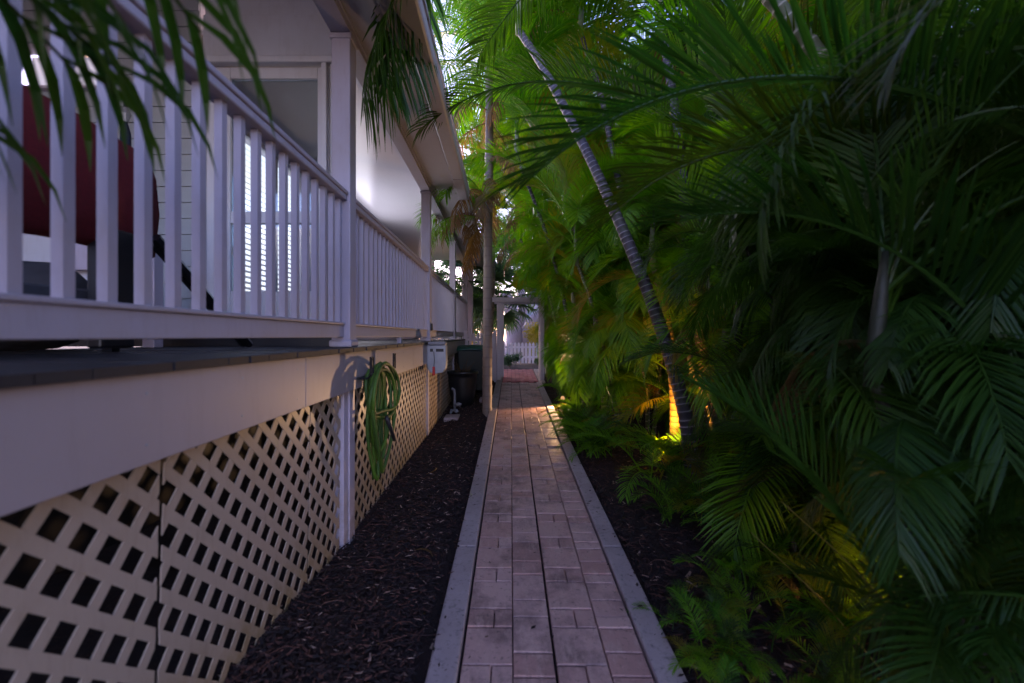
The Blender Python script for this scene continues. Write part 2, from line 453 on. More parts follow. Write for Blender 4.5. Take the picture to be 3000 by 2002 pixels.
for yy in [.3+.41*i for i in range(27)]:
    for zz in (FZ0+.05, FZ1-.05):
        mbn.tube([(-.9005, yy, zz), (-.8985, yy, zz)], .0045, 6)
o = mbn.obj('nail_heads', M['steel'], deck); o['kind'] = 'stuff'; dp(o)
o = boxobj('joist', M['siding'], deck, -1.10, -1.06, -.4, 11.6, FZ0+.06, FZ1-.002); dp(o)

def lattice(yA, yB, label, lean=R(3.5)):
    e = empty('lattice_panel', label, 'lattice', (-.955, (yA+yB)/2, .15), 'lattice panels under the porch')
    cx, cz = e.location.y, e.location.z
    z1 = FZ0+.04
    g0 = lambda yy: bed_z(-.95, yy)+.006
    # panel outline (in y,z), leaning slightly
    k = math.tan(lean)
    poly = [(yA-(z1-g0(yA))*k*0.6, g0(yA)), (yB-(z1-g0(yB))*k*.6, g0(yB)), (yB, z1), (yA, z1)]
    def clip(pg, nx, ny, d):
        out = []
        for i in range(len(pg)):
            a, b = pg[i], pg[(i+1) % len(pg)]
            da, db = nx*a[0]+ny*a[1]-d, nx*b[0]+ny*b[1]-d
            if da <= 0: out.append(a)
            if da*db < 0:
                t = da/(da-db); out.append((a[0]+(b[0]-a[0])*t, a[1]+(b[1]-a[1])*t))
        return out
    pitch, wd = .0885, .0325
    for layer, ang in ((0, R(45)+lean), (1, R(-45)+lean)):
        nx, ny = -math.sin(ang), math.cos(ang)
        ds = [nx*p[0]+ny*p[1] for p in poly]
        kk = math.floor(min(ds)/pitch)
        while kk*pitch < max(ds)+wd:
            d = kk*pitch; kk += 1
            pg = clip(clip(poly, nx, ny, d+wd/2), -nx, -ny, -(d-wd/2))
            if len(pg) < 3: continue
            area = abs(sum(pg[i][0]*pg[(i+1) % len(pg)][1]-pg[(i+1) % len(pg)][0]*pg[i][1] for i in range(len(pg))))/2
            if area < 2e-4: continue
            x0 = -.002+layer*.0012; x1 = .002+layer*.0012
            n = len(pg); mb = MB()
            mb.v = [(x1, p[0]-cx, p[1]-cz) for p in pg]+[(x0, p[0]-cx, p[1]-cz) for p in pg]
            mb.f = [tuple(range(n)), tuple(range(2*n-1, n-1, -1))]+[(i, n+i, n+(i+1) % n, (i+1) % n) for i in range(n)]
            mb.t = [0]*len(mb.f)
            mb.obj('slat', M['lattice'], e)
    return e
lattice(.15, 1.234, 'cream lattice panel nearest the camera, left of the first open seam')
lattice(1.25, 2.185, 'cream lattice panel between the open seam and the narrow strip by the first post')
lattice(2.195, 2.60, 'narrow cream lattice strip touching the first lattice post', R(3))
lattice(2.83, 5.50, 'cream lattice panel behind the hanging green hose', R(1))
lattice(5.66, 6.85, 'cream lattice panel just beyond the grey meter box', R(0))
lattice(6.87, 8.35, 'farthest cream lattice panel ending behind the black planter pot', R(0))
# lattice posts
for i, (yy, lab) in enumerate(((2.61, 'weathered white support post under the deck beside the green hose'),
                 (5.52, 'white support post under the grey meter box'), (8.4, 'white support post under the deck behind the black pot'))):
    e = empty('support_post', lab, 'post', (-.95, yy, .1), 'support posts under the deck')
    zg = bed_z(-.95, yy)-.03
    boxobj('post_board', M['white'], e, -.05, .012, 0, .13 if i == 0 else .09, zg-.1, FZ0-.1-.002, .003)
    if i == 0:
        boxobj('trim_board', M['white'], e, .0125, .022, .07, .16, zg-.07-.1+.05, FZ0-.1-.002, .002)

# porch posts
POSTY = [2.69, 5.62, 8.57, 11.45]
plabs = ['wide white porch post nearest the camera, between the two near railings', 'second white porch post with square cap, above the meter box',
         'third white porch post, partly behind the drooping brown palm fronds', 'farthest porch post at the end of the railing near the arbour']
BZ = EYE+1.84
for i, yy in enumerate(POSTY):
    e = empty('porch_post', plabs[i], 'post', (-.987, yy+.057, DECKZ), 'white porch posts')
    h = BZ-DECKZ
    boxobj('shaft', M['rail'], e, -.057, .057, -.057, .057, .0, h-.001, .006)
    o = boxobj('base', M['rail'], e, -.070, .070, -.070, .070, .001, .045, .012)
    boxobj('cap', M['rail'], e, -.068, .068, -.068, .068, h-.035, h-.0015, .008)
# railings
balm = MB().box(-.014, .014, -.014, .014, 0, EYE+.818-(EYE+.0835)).mesh('baluster', M['rail'])
rl = ['near white porch railing with thick square balusters', 'long white railing between the first and second porch posts',
      'white railing between the second and third porch posts', 'short far white railing beyond the third porch post']
spans = [(-.35, POSTY[0]), (POSTY[0]+.114, POSTY[1]), (POSTY[1]+.114, POSTY[2]), (POSTY[2]+.114, POSTY[3])]
for i, (a, b) in enumerate(spans):
    e = empty('railing', rl[i], 'railing', (-.985, (a+b)/2, DECKZ), 'white porch railings')
    L = (b-a)/2-.001; z = lambda h: EYE+h-DECKZ
    tr = boxobj('top_rail', M['rail'], e, -.040, .040, -L, L, z(.818), z(.852), .007)
    boxobj('rail_cap', M['rail'], e, -.048, .048, -L, L, z(.8525), z(.876), .006)
    boxobj('bottom_rail', M['rail'], e, -.022, .020, -L, L, z(-.008), z(.068), .004)
    boxobj('bottom_rail_cap', M['rail'], e, -.034, .030, -L, L, z(.0685), z(.0835), .004)
    yc = e.location.y
    if i == 0: ys = [1.545+.1105*k for k in range(-17, 11)]
    else:
        nb = round((b-a)/.1105); ys = [a+(b-a)*(k+.5)/nb for k in range(nb)]
    for yy in ys:
        link('baluster', balm, e, (0, yy-yc, z(.0836)))
    if i:
        boxobj('support_block', M['rail'], e, -.02, .02, -.03, .03, 0.001, z(-.0085), .004)
# black hinge-like bracket on post 2
tag(boxobj('black_bracket', M['dark'], None, -.928, -.905, 5.64, 5.69, EYE+.07, EYE+.16, .004), 'small black box fixed low on the second porch post', 'bracket')

# porch roof
roof = empty('porch_roof', 'white porch roof edge with beam, soffit and gutter over the railing', 'roof', (-.9, 5, BZ))
def rb(name, m, x0, x1, y0, y1, z0, z1, bevel=0):
    o = boxobj(name, m, roof, x0+.9, x1+.9, y0-5, y1-5, z0-BZ, z1-BZ, bevel); return o
rb('beam', M['rail'], -1.046, -.928, -1.5, 12.0, BZ, BZ+.052, .003)
rb('beam_trim', M['rail'], -.927, -.912, -1.5, 12.0, BZ+.028, BZ+.050, .002)
for i in range(8):
    a = -1.5+i*1.70
    rb('soffit_panel', M['soffit'], -1.05, -.632, a+.0015, a+1.6985, BZ+.0525, BZ+.066)
for i in range(4):
    rb('gutter', M['soffit'], -.620, -.475, -1.5+i*3.4+.001, -1.5+(i+1)*3.4-.001, BZ+.03, BZ+.145, .02)
rb('fascia', M['soffit'], -.6315, -.6205, -1.5, 12.1, BZ+.04, BZ+.16)
CZ = EYE+2.05
rb('ceiling', M['ceil'], -2.28, -1.051, 3.02, 12.0, CZ, CZ+.03)
rb('ceiling', M['soffit'], -6.2, -1.051, -1.5, 3.0, CZ+.35, CZ+.38)
rb('inner_frieze', M['rail'], -1.0755, -1.0465, -1.5, 12.0, BZ+.053, CZ-.001)
# roof slope above
m = MB(); m.add([(-.47+.9, -6.5, .16), (-.47+.9, 7.1, .16), (-6.2+.9, 7.1, 2.2), (-6.2+.9, -6.5, 2.2), (-.47+.9, -6.5, .19), (-.47+.9, 7.1, .19), (-6.2+.9, 7.1, 2.23), (-6.2+.9, -6.5, 2.23)],
                [(0, 1, 2, 3), (7, 6, 5, 4), (0, 4, 5, 1), (1, 5, 6, 2), (2, 6, 7, 3), (3, 7, 4, 0)])
m.obj('roof_sheet', M['soffit'], roof)

# ------------------------------------------------------------------ house body
house = empty('house', 'white clapboard house with glazed door and lit louvred window behind the porch', 'house', (-2.3, 3.0, DECKZ))
HX, HY, HZ = house.location
def hb(name, m, x0, x1, y0, y1, z0, z1, bevel=0, parent=None):
    p = parent or house
    o = boxobj(name, m, p, x0-HX, x1-HX, y0-HY, y1-HY, z0-HZ, z1-HZ, bevel)
    return o
WY = 2.96        # the cross wall that faces the camera
# long wall at x=-2.28 beyond the cross wall, with the lit louvred window
wx = -2.28
hb('wall', M['white'], wx-.12, wx, 3.1, 3.83, DECKZ, CZ-.002)
hb('wall', M['white'], wx-.12, wx, 5.0, 5.799, DECKZ, CZ-.002)
hb('wall', M['white'], wx-.12, wx, 7.801, 12.0, DECKZ, CZ-.002)
hb('wall', M['white'], wx-.12, wx, 5.8, 7.8, EYE+1.85, CZ-.002)
hb('wall', M['white'], wx-.12, wx, 5.8, 7.8, DECKZ, EYE+.349)
hb('wall', M['siding'], -6.3, -6.21, -4, 3.0, DECKZ-.03, CZ+.38)  # side wall added to block the open sky past the porch
hb('wall', M['siding'], -6.2, -3.2, -4.1, -4.0, DECKZ-.03, CZ+.38)
hb('foundation_blocker', M['dark'], -2.40, -2.34, -4, 12.0, -.3, DECKZ-.03)  # dark walls added to keep daylight out from under the deck
hb('foundation_blocker', M['dark'], -6.2, -.98, -4.06, -4.0, -.3, DECKZ-.03)
hb('foundation_blocker', M['dark'], -2.339, -.98, 11.9, 11.96, -.3, DECKZ-.03)
hb('lit_window', emis('ceiling_fill_glow', (.90, .88, 1.0), .42), wx-.08, wx-.06, 5.8, 7.8, EYE+.35, EYE+1.849)  # unseen glowing panel, added to brighten the porch ceiling and backlight the railings
hb('wall', M['white'], wx-.12, wx, 3.831, 4.999, EYE+1.78, CZ-.002)
hb('wall', M['white'], wx-.12, wx, 3.831, 4.999, DECKZ, EYE+.05)
hb('back_wall', M['siding'], -6.2, wx-.121, 11.88, 12.0, DECKZ-1, CZ+.4)
win = hb('lit_window', emis('lit_room', (.98, .86, .84), .24, (.9, .88, 1.0)), wx-.11, wx-.10, 3.83, 5.0, EYE+.05, EYE+1.78)
for k in range(34):
    z = EYE+.08+k*.05
    mb = MB(); mb.add([(wx-.05-HX, 3.84-HY, z-HZ+.012), (wx-.015-HX, 3.84-HY, z-HZ-.012), (wx-.015-HX, 4.99-HY, z-HZ-.012), (wx-.05-HX, 4.99-HY, z-HZ+.012),
                       (wx-.05-HX, 3.84-HY, z-HZ+.016), (wx-.015-HX, 3.84-HY, z-HZ-.008), (wx-.015-HX, 4.99-HY, z-HZ-.008), (wx-.05-HX, 4.99-HY, z-HZ+.016)],
                      [(3, 2, 1, 0), (4, 5, 6, 7), (0, 1, 5, 4), (1, 2, 6, 5), (2, 3, 7, 6), (3, 0, 4, 7)])
    mb.obj('louvre_slat', M['white'], win)
hb('louvre_rail', M['white'], wx-.06, wx+.012, 4.40, 4.46, EYE+.06, EYE+1.77, parent=win)
# cross wall: door in it between x=-2.0 and -1.05
DX0, DX1 = -1.99, -1.052
hb('door_head', M['siding'], DX0, DX1, WY, WY+.12, EYE+1.845, CZ+.35, .0)
hb('head_board', M['siding'], DX0, DX1, WY-.02, WY-.001, EYE+1.86, EYE+2.13, .003)
hb('head_moulding', M['siding'], DX0-.03, DX1, WY-.05, WY-.0005, EYE+1.80, EYE+1.844, .008)
hb('side_trim', M['siding'], DX0-.06, DX0-.002, WY-.03, WY+.1, DECKZ, EYE+1.799, .004)
hb('side_trim', M['siding'], -1.145, DX1, WY-.03, WY+.1, DECKZ, EYE+1.799, .004)
hb('side_trim', M['siding'], -1.20, -1.165, WY-.045, WY-.01, DECKZ, EYE+1.799, .004)
door = hb('glazed_door', M['siding'], DX0, DX0+.16, WY+.01, WY+.06, DECKZ, EYE+1.80, .004)
hb('stile', M['siding'], -1.245, -1.165, WY+.01, WY+.06, DECKZ, EYE+1.80, .004, door)
hb('door_rail', M['siding'], DX0+.161, -1.246, WY+.011, WY+.059, EYE+1.765-.04, EYE+1.80, .004, door)
hb('door_rail', M['siding'], DX0+.161, -1.246, WY+.011, WY+.059, EYE+.755, EYE+.835, .004, door)
hb('door_rail', M['siding'], DX0+.161, -1.246, WY+.011, WY+.059, DECKZ, EYE+.30, .004, door)
hb('pane', M['glass'], DX0+.162, -1.247, WY+.030, WY+.036, EYE+.836, EYE+1.724, 0, door)
hb('pane', M['glass'], DX0+.162, -1.247, WY+.030, WY+.036, EYE+.301, EYE+.754, 0, door)
hb('handle', M['darkmetal'], DX0+.10, DX0+.12, WY-.03, WY+.009, EYE+.52, EYE+.68, .004, door)
# clapboard cross wall left of the door, with a lit opening
wl = [(-6.2, -4.0), (-3.52, -3.05), (-2.62, -2.06)]
segs = [(-6.2, DX0-.062, EYE+2.4-.6, EYE+2.4), (-6.2, DX0-.062, DECKZ, EYE+.42)]
hb('wall', M['siding'], -6.2, DX0-.065, WY+.05, WY+.12, EYE+1.95, CZ+.35)
hb('wall', M['siding'], -6.2, -3.30, WY+.05, WY+.12, DECKZ, EYE+.45)
hb('wall', M['siding'], -2.72, DX0-.065, WY+.05, WY+.12, DECKZ, EYE+1.949)
hb('wall', M['siding'], -6.2, -3.30, WY+.05, WY+.12, EYE+.80, EYE+1.68)
hb('wall', M['siding'], -3.299, -2.721, WY+.05, WY+.12, DECKZ, EYE+1.66)
for k in range(26):
    z0 = DECKZ+k*.108
    x1 = DX0-.068
    spans_ = [(-6.2, -2.72)] if False else [(-2.719, x1)]
    if z0 > EYE+1.66 or True: pass
    for (a, b) in ([(-2.719, x1), (-6.2, -2.721)] if (z0 > EYE+1.95 or (EYE+.72 < z0 < EYE+1.60) or z0 < EYE+.30) else [(-2.719, x1)]):
        mb = MB(); t0, t1 = .018, .006
        y1 = WY+.049-HY
        mb.add([(a-HX, y1, z0-HZ), (b-HX, y1, z0-HZ), (b-HX, y1, z0+.107-HZ), (a-HX, y1, z0+.107-HZ),
                (a-HX, y1-t0, z0-HZ), (b-HX, y1-t0, z0-HZ), (b-HX, y1-t1, z0+.107-HZ), (a-HX, y1-t1, z0+.107-HZ)],
               [(0, 1, 2, 3), (7, 6, 5, 4), (0, 4, 5, 1), (1, 5, 6, 2), (2, 6, 7, 3), (3, 7, 4, 0)])
        mb.obj('siding_board', M['clap'], house)
lw = hb('lit_window', emis('lamp_room', (.85, .50, .38), .13, (1.0, .30, .22)), -3.295, -2.95, WY+.13, WY+.14, EYE+.43, EYE+.80)
hb('sky_block_board', M['siding'], -2.27, -1.18, 11.92, 11.98, DECKZ+.001, DECKZ+.16)  # low board added to block bright sky under the far railing
w2 = hb('bright_window', emis('pale_room', (.75, .72, .85), .06), -3.28, -2.725, WY+.13, WY+.14, EYE+1.66, EYE+1.94)
hb('window_frame', M['white'], -3.30, -2.72, WY+.0, WY+.05, EYE+1.92, EYE+1.948, .003, w2)
hb('window_frame', M['white'], -3.30, -2.72, WY+.0, WY+.05, EYE+1.655, EYE+1.675, .003, w2)
hb('mullion', M['white'], -3.06, -3.03, WY+.02, WY+.12, EYE+1.66, EYE+1.92, .003, w2)
hb('baseboard', M['dark'], -6.2, DX0-.001, WY-.07, WY-.051, DECKZ+.001, DECKZ+.13)
hb('baseboard', M['dark'], DX0, DX1, WY-.07, WY-.051, DECKZ+.001, DECKZ+.10)
hb('wall_panel', M['white'], -2.93, -2.73, WY-.02, WY+.02, EYE+.44, EYE+.72, .002)

# things on the near porch
sofa = empty('porch_sofa', 'dark red canvas backed porch seat behind the near railing', 'sofa', (-1.6, 1.4, DECKZ))
o = MB()
NR = 16
vs = []
for i in range(NR+1):
    yy = -.95+i*(1.55/NR)
    for j, (h, bx) in enumerate(((.41, .0), (.43, .03), (.62, .045), (.8, .03), (.90, .0), (.905, -.04), (.43, -.05))):
        vs.append((bx+.006*math.sin(i*2.3+j), yy, h+.01*math.sin(i*.6+j*.3)-.02*(abs(i-NR/2)/NR*2)**4*(1 if j in (3, 4, 5) else 0)))
for i in range(NR):
    for j in range(6):
        a = i*7+j; o.f.append((a, a+1, a+8, a+7)); o.t.append(0)
o.v = vs
for base in (0, NR*7): o.f.append(tuple(base+j for j in range(7))); o.t.append(0)
o.obj('backrest', M['red'], sofa, smooth=True)
boxobj('seat', M['greycloth'], sofa, -.75, -.06, -.9, .55, .14, .26, .04)
for (x, yy) in ((-.7, -.85), (-.7, .5), (-.08, -.85), (-.08, .5)):
    boxobj('leg', M['darkmetal'], sofa, x-.02, x+.02, yy-.02, yy+.02, .001, .139)
ch = empty('folding_table', 'black folded table leaning low behind the near railing', 'table', (-1.45, 2.2, DECKZ))
MB().tube([(.0, -.35, .48), (.02, .30, .02)], .02, 6).obj('leg', M['darkmetal'], ch)
MB().tube([(-.06, -.30, .48), (-.04, .35, .02)], .02, 6).obj('leg', M['darkmetal'], ch)
boxobj('table_top', M['dark'], ch, -.16, -.10, -.49, -.33, .02, .50, .01)
cu = empty('cushion', 'grey crumpled cushion on the porch floor below the red seat', 'cushion', (-2.45, 2.2, DECKZ))
mb = MB(); rr = random.Random(4)
nu, nv = 14, 10
for j in range(nv+1):
    for i in range(nu):
        a = 2*math.pi*i/nu; b = math.pi*j/nv
        r = 1+.07*math.sin(3*a+2*b)+.05*rr.random()
        mb.v.append((.38*r*math.cos(a)*math.sin(b)**.6, .25*r*math.sin(a)*math.sin(b)**.6, .22+.21*r*math.cos(b)))
for j in range(nv):
    for i in range(nu):
        mb.f.append((j*nu+i, j*nu+(i+1) % nu, (j+1)*nu+(i+1) % nu, (j+1)*nu+i)); mb.t.append(0)
mb.obj('cushion_body', M['greycloth'], cu, smooth=True)
um = empty('closed_parasol', 'slim dark blue closed parasol standing against the clapboard wall', 'parasol', (P(368, 300, 2.8).x, 2.8, DECKZ))
MB().tube([(0, 0, .0), (0, 0, 1.55)], .012, 8).obj('pole', M['darkmetal'], um)
MB().tube([(0, 0, .75), (0, 0, .85), (0, 0, 1.35), (0, 0, 1.42)], [.01, .035, .028, .01], 10).obj('canopy', plain('navy_canvas', (.01, .018, .05), .8), um)
MB().tube([(0, 0, 1.42), (0, 0, 1.47), (0, 0, 1.52)], [.015, .028, .008], 8).obj('finial', M['steel'], um)
wp = empty('white_column', 'narrow white column seen low between near balusters', 'column', (P(448, 800, 2.6).x, 2.6, DECKZ))
boxobj('shaft', M['white'], wp, -.035, .035, -.035, .035, .001, .56, .004)
boxobj('cap', M['white'], wp, -.04, .04, -.04, .04, .5605, .58, .004)

# ------------------------------------------------------------------ hose and fittings on the fascia
hx = -.885
hr = empty('hose_hanger', 'black iron hose hanger with two upright hooks on the fascia', 'hanger', (hx, 3.0, EYE-.2))
for yy, zt, zb in ((2.72, .03, -.06), (3.28, .03, -.07)):
    MB().tube([(-.012, yy-3, zb), (.05, yy-3, zb), (.075, yy-3, zb+.02), (.078, yy-3, zt+.04)], .007, 6).obj('hook', M['dark'], hr)
    MB().tube([(.078, yy-3.0-.03, zt+.04), (.078, yy-3+.03, zt+.04), (.078, yy-3+.03, zb+.03), (.078, yy-3-.03, zb+.03), (.078, yy-3-.03, zt+.04)], .005, 6).obj('hook_loop', M['dark'], hr)
MB().tube([(-.005, -.30, -.06), (.0, .30, -.065)], .009, 6).obj('bar', M['dark'], hr)
hose = empty('garden_hose', 'coiled green garden hose hanging in long loops from the black hanger', 'hose', (-.85, 3.0, EYE-.24))
rr = random.Random(12); pts = []
loops = [.70, .66, .69, .60, .55, .71, .48, .62, .67, .36, .33]
for i, dz in enumerate(loops):
    wtop = .12+.042*(i % 6); cx = -.02+.035*math.sin(i*1.9); x = -.01+.012*(i % 6)+.004*rr.random()
    if i >= 9: wtop = .30; cx = .04
    for k in range(24):
        a = k/24*2*math.pi; hh = .5-.5*math.cos(a)
        nar = (1-.80*hh**.7) if i < 9 else (1-.35*hh)
        yy = cx-.04+math.sin(a)*wtop*1.35*nar + (.05*math.sin(2.7*i)*hh if i < 9 else 0)
        zz = -hh*dz + .012*math.sin(a*3+i)
        xx = x + (.02 if i >= 9 else 0) + .014*math.sin(a*2+i)
        pts.append((xx, yy, zz+.006*i*math.cos(a)**2))
MB().tube(pts, .012, 8, [.3+.3*math.sin(i*.7) for i in range(len(pts))]).obj('hose_coil', M['hose'], hose, smooth=True)
MB().tube([(.075, -.06, -.30), (.08, .02, -.38), (.08, .10, -.46), (.07, .17, -.50)], [.014, .015, .015, .014], 8).obj('hose_sleeve', M['hoseend'], hose, smooth=True)

bx = empty('meter_box', 'grey metal utility box with dark slots and a red tag on the deck corner', 'utility box', (-.79, 5.30, EYE-.28))
mb = MB(); prof = [(-.11, .17), (.11, .17), (.115, -.02), (.108, -.10), (.075, -.15), (0, -.165), (-.075, -.15), (-.108, -.10), (-.115, -.02)]
n = len(prof); mb.v = [(p[0], -.07, p[1]) for p in prof]+[(p[0], .07, p[1]) for p in prof]
mb.f = [tuple(range(n)), tuple(range(2*n-1, n-1, -1))]+[(i, n+i, n+(i+1) % n, (i+1) % n) for i in range(n)]; mb.t = [0]*len(mb.f)
mb.obj('box_body', M['steel'], bx, bevel=.006)
boxobj('lid', M['whiteplast'], bx, -.112, .112, -.085, .075, .171, .215, .015)
for a, b in ((-.075, -.04), (-.005, .085)): boxobj('slot', M['dark'], bx, a, b, -.076, -.071, .095, .13)
boxobj('mount', M['dark'], bx, -.10, -.12, -.03, .04, -.02, .13)
MB().tube([(-.03, -.078, .10), (-.022, -.082, .0), (-.028, -.080, -.08)], .004, 6).obj('cord', M['dark'], bx)
boxobj('tag', M['redtag'], bx, -.045, -.015, -.088, -.080, -.185, -.08, .003)

# ------------------------------------------------------------------ bins, pots
def lathe(mb, prof, n=20, cx=0, cy=0):
    b = len(mb.v)
    for r, z in prof:
        for k in range(n): mb.v.append((cx+r*math.cos(2*math.pi*k/n), cy+r*math.sin(2*math.pi*k/n), z))
    for j in range(len(prof)-1):
        for k in range(n):
            mb.f.append((b+j*n+k, b+j*n+(k+1) % n, b+(j+1)*n+(k+1) % n, b+(j+1)*n+k)); mb.t.append(0)
    return mb
gb = pz(8.7)-.05
def wheelie(loc, label, lidm, w_=.29, h=.86):
    e = empty('wheelie_bin', label, 'bin', loc, 'wheeled bins beside the path')
    mb = MB(); mb.add([(-w_*.8, -.26, .05), (w_*.8, -.26, .05), (w_*.8, .22, .05), (-w_*.8, .22, .05), (-w_, -.33, h), (w_, -.33, h), (w_, .30, h), (-w_, .30, h)],
                      [(0, 3, 2, 1), (4, 5, 6, 7), (0, 1, 5, 4), (1, 2, 6, 5), (2, 3, 7, 6), (3, 0, 4, 7)])
    mb.obj('bin_body', M['bin'], e, bevel=.02)
    mb = MB(); vs = []
    for j, (yy, zz) in enumerate(((-.36, 0), (-.30, .05), (-.1, .085), (.15, .085), (.32, .05), (.36, 0))):
        for i, (xx, dz) in enumerate(((-w_-.03, -.02), (-w_-.02, .0), (-w_*.6, .012), (0, .018), (w_*.6, .012), (w_+.02, .0), (w_+.03, -.02))):
            vs.append((xx, yy, h+.005+zz+dz))
    mb.v = vs
    for j in range(5):
        for i in range(6): mb.f.append((j*7+i, j*7+i+1, j*7+i+8, j*7+i+7)); mb.t.append(0)
    o = mb.obj('lid', lidm, e, smooth=True); s = o.modifiers.new('t', 'SOLIDIFY'); s.thickness = .012
    MB().tube([(-w_*.8, .37, h-.04), (w_*.8, .37, h-.04)], .015, 8).obj('handle', M['bin'], e)
    for sx in (-1, 1):
        mb = MB(); mb.tube([(sx*w_*.78-.02, .26, .1), (sx*w_*.78+.02, .26, .1)], .1, 14); mb.obj('wheel', M['dark'], e)
wheelie((-.62, 8.9, gb), 'black wheeled bin with green lid left of the bare trunk', M['binlid'], .27, .84)
pot = empty('planter_pot', 'tall black planter pot holding withered brown stalks beside the lattice', 'planter', (-.70, 7.6, bed_z(-.7, 7.6)))
lathe(MB(), [(0, 0), (.17, 0), (.215, .2), (.245, .48), (.25, .56), (.27, .56), (.27, .60), (.235, .60), (.225, .50), (0, .50)], 24).obj('pot', M['dark'], pot, smooth=True)
mb = MB(); rr = random.Random(8)
for k in range(26):
    a = rr.random()*6.28; r = rr.random()*.16; L = rr.uniform(.08, .26)
    x, yy = r*math.cos(a), r*math.sin(a); q = rr.uniform(.1, .7)
    mb.tube([(x, yy, .5), (x+q*L*.4*math.cos(a), yy+q*L*.4*math.sin(a), .55+L*.6), (x+q*L*math.cos(a), yy+q*L*math.sin(a), .55+L)], [.006, .005, .002], 5)
mb.obj('withered_stalks', M['leafdry'], pot)
pp = empty('drain_pipe', 'short white plastic pipe elbow standing in front of the black pot', 'pipe', (-.78, 7.1, bed_z(-.78, 7.1)))
MB().tube([(.0, 0, -.02), (0, 0, .30), (-.01, 0, .36), (-.05, 0, .39)], .02, 10).obj('upright_pipe', M['whiteplast'], pp, smooth=True)
MB().tube([(.02, 0, .12), (.06, -.02, .14), (.10, -.03, .12)], .03, 10).obj('elbow', M['whiteplast'], pp, smooth=True)
tag(boxobj('stepping_block', M['concrete'], None, -.87, -.66, 6.45, 6.75, bed_z(-.8, 6.6)-.02, bed_z(-.8, 6.6)+.05, .01), 'low grey concrete block lying at the foot of the lattice', 'block')
vv = empty('garden_tap', 'small white valve fitting on the mulch behind the concrete block', 'valve', (-.82, 7.0, bed_z(-.8, 7.0)))
MB().tube([(0, -.1, .03), (0, 0, .06), (.06, 0, .06)], .02, 8).obj('valve_pipe', M['whiteplast'], vv, smooth=True)
MB().tube([(.06, 0, .06), (.10, -.02, .03)], .03, 8).obj('valve_cap', M['whiteplast'], vv, smooth=True)
tag(boxobj('paving_stone', M['concrete'], None, -.42, -.12, 7.7, 7.95, gb-.05, gb+.03, .01), 'pale flat stone on the mulch right of the black pot', 'stone')

# ------------------------------------------------------------------ arbour, fences
ab = empty('arbour', 'white wooden arbour framing the far end of the path', 'arbour', (.36, 10.25, pz(10.2)))
zt = EYE+.88-pz(10.2)
def abx(name, x0, x1, y0, y1, z0, z1): boxobj(name, M['white'], ab, x0-.36, x1-.36, y0-10.25, y1-10.25, z0, z1, .004)
for (x0, x1) in ((-.15, -.05), (.84, .93)):
    abx('post', x0, x1, 10.15, 10.25, -.05, zt-.09); abx('post', x0+.02, x1+.06, 10.75, 10.84, -.05, zt-.09)
abx('header_beam', -.32, 1.15, 10.10, 10.145, zt-.10, zt); abx('header_beam', -.32, 1.15, 10.86, 10.90, zt-.10, zt)
for i in range(7): abx('cross_slat', -.22+i*.2, -.19+i*.2, 9.95, 11.05, zt+.001, zt+.04)
def picket_fence(x0, x1, y, z0, h, label, step=.09, pw=.065, mt=None):
    mt = mt or M['white']
    e = empty('picket_fence', label, 'fence', ((x0+x1)/2, y, z0)); cx = e.location.x
    pm = MB(); pm.v = [(-pw/2, 0, 0), (pw/2, 0, 0), (pw/2, 0, h-.06), (0, 0, h), (-pw/2, 0, h-.06)]; pm.v += [(a, .018, c) for a, b, c in pm.v]
    pm.f = [(0, 1, 2, 3, 4), (9, 8, 7, 6, 5)]+[(i, 5+i, 5+(i+1) % 5, (i+1) % 5) for i in range(5)]; pm.t = [0]*7
    me = pm.mesh('picket', mt)
    for k in range(int((x1-x0)/step)+1): link('picket', me, e, (x0+k*step-cx, 0, 0))
    for zz in (.18, h-.2): boxobj('fence_rail', mt, e, x0-cx, x1-cx, .019, .05, zz, zz+.06)
    for xx in (x0-.02, x1+.02): boxobj('fence_post', mt, e, xx-cx-.04, xx-cx+.04, .051, .13, -.05, h+.04, .006)
    return e
picket_fence(-.86, -.22, 10.3, pz(10.3)-.02, 1.12, 'grey white picket fence between the bins and the arbour')
picket_fence(-.6, 2.4, 15.2, .47, .72, 'bright white picket fence seen through the arbour', .125, .085, M['fence'])
picket_fence(-4.5, -.9, 15.4, .47, .72, 'white picket fence beyond the porch end', .125, .085, M['fence'])
# corner pilaster of house end
hp = empty('corner_column', 'tall pale corner column at the far end of the porch', 'column', (-.93, 11.75, DECKZ))
boxobj('shaft', M['white'], hp, -.17, .10, 0, .25, .001, BZ-DECKZ-.002, .006)
boxobj('trim_strip', M['white'], hp, .101, .115, .05, .2, .001, BZ-DECKZ-.002, .003)

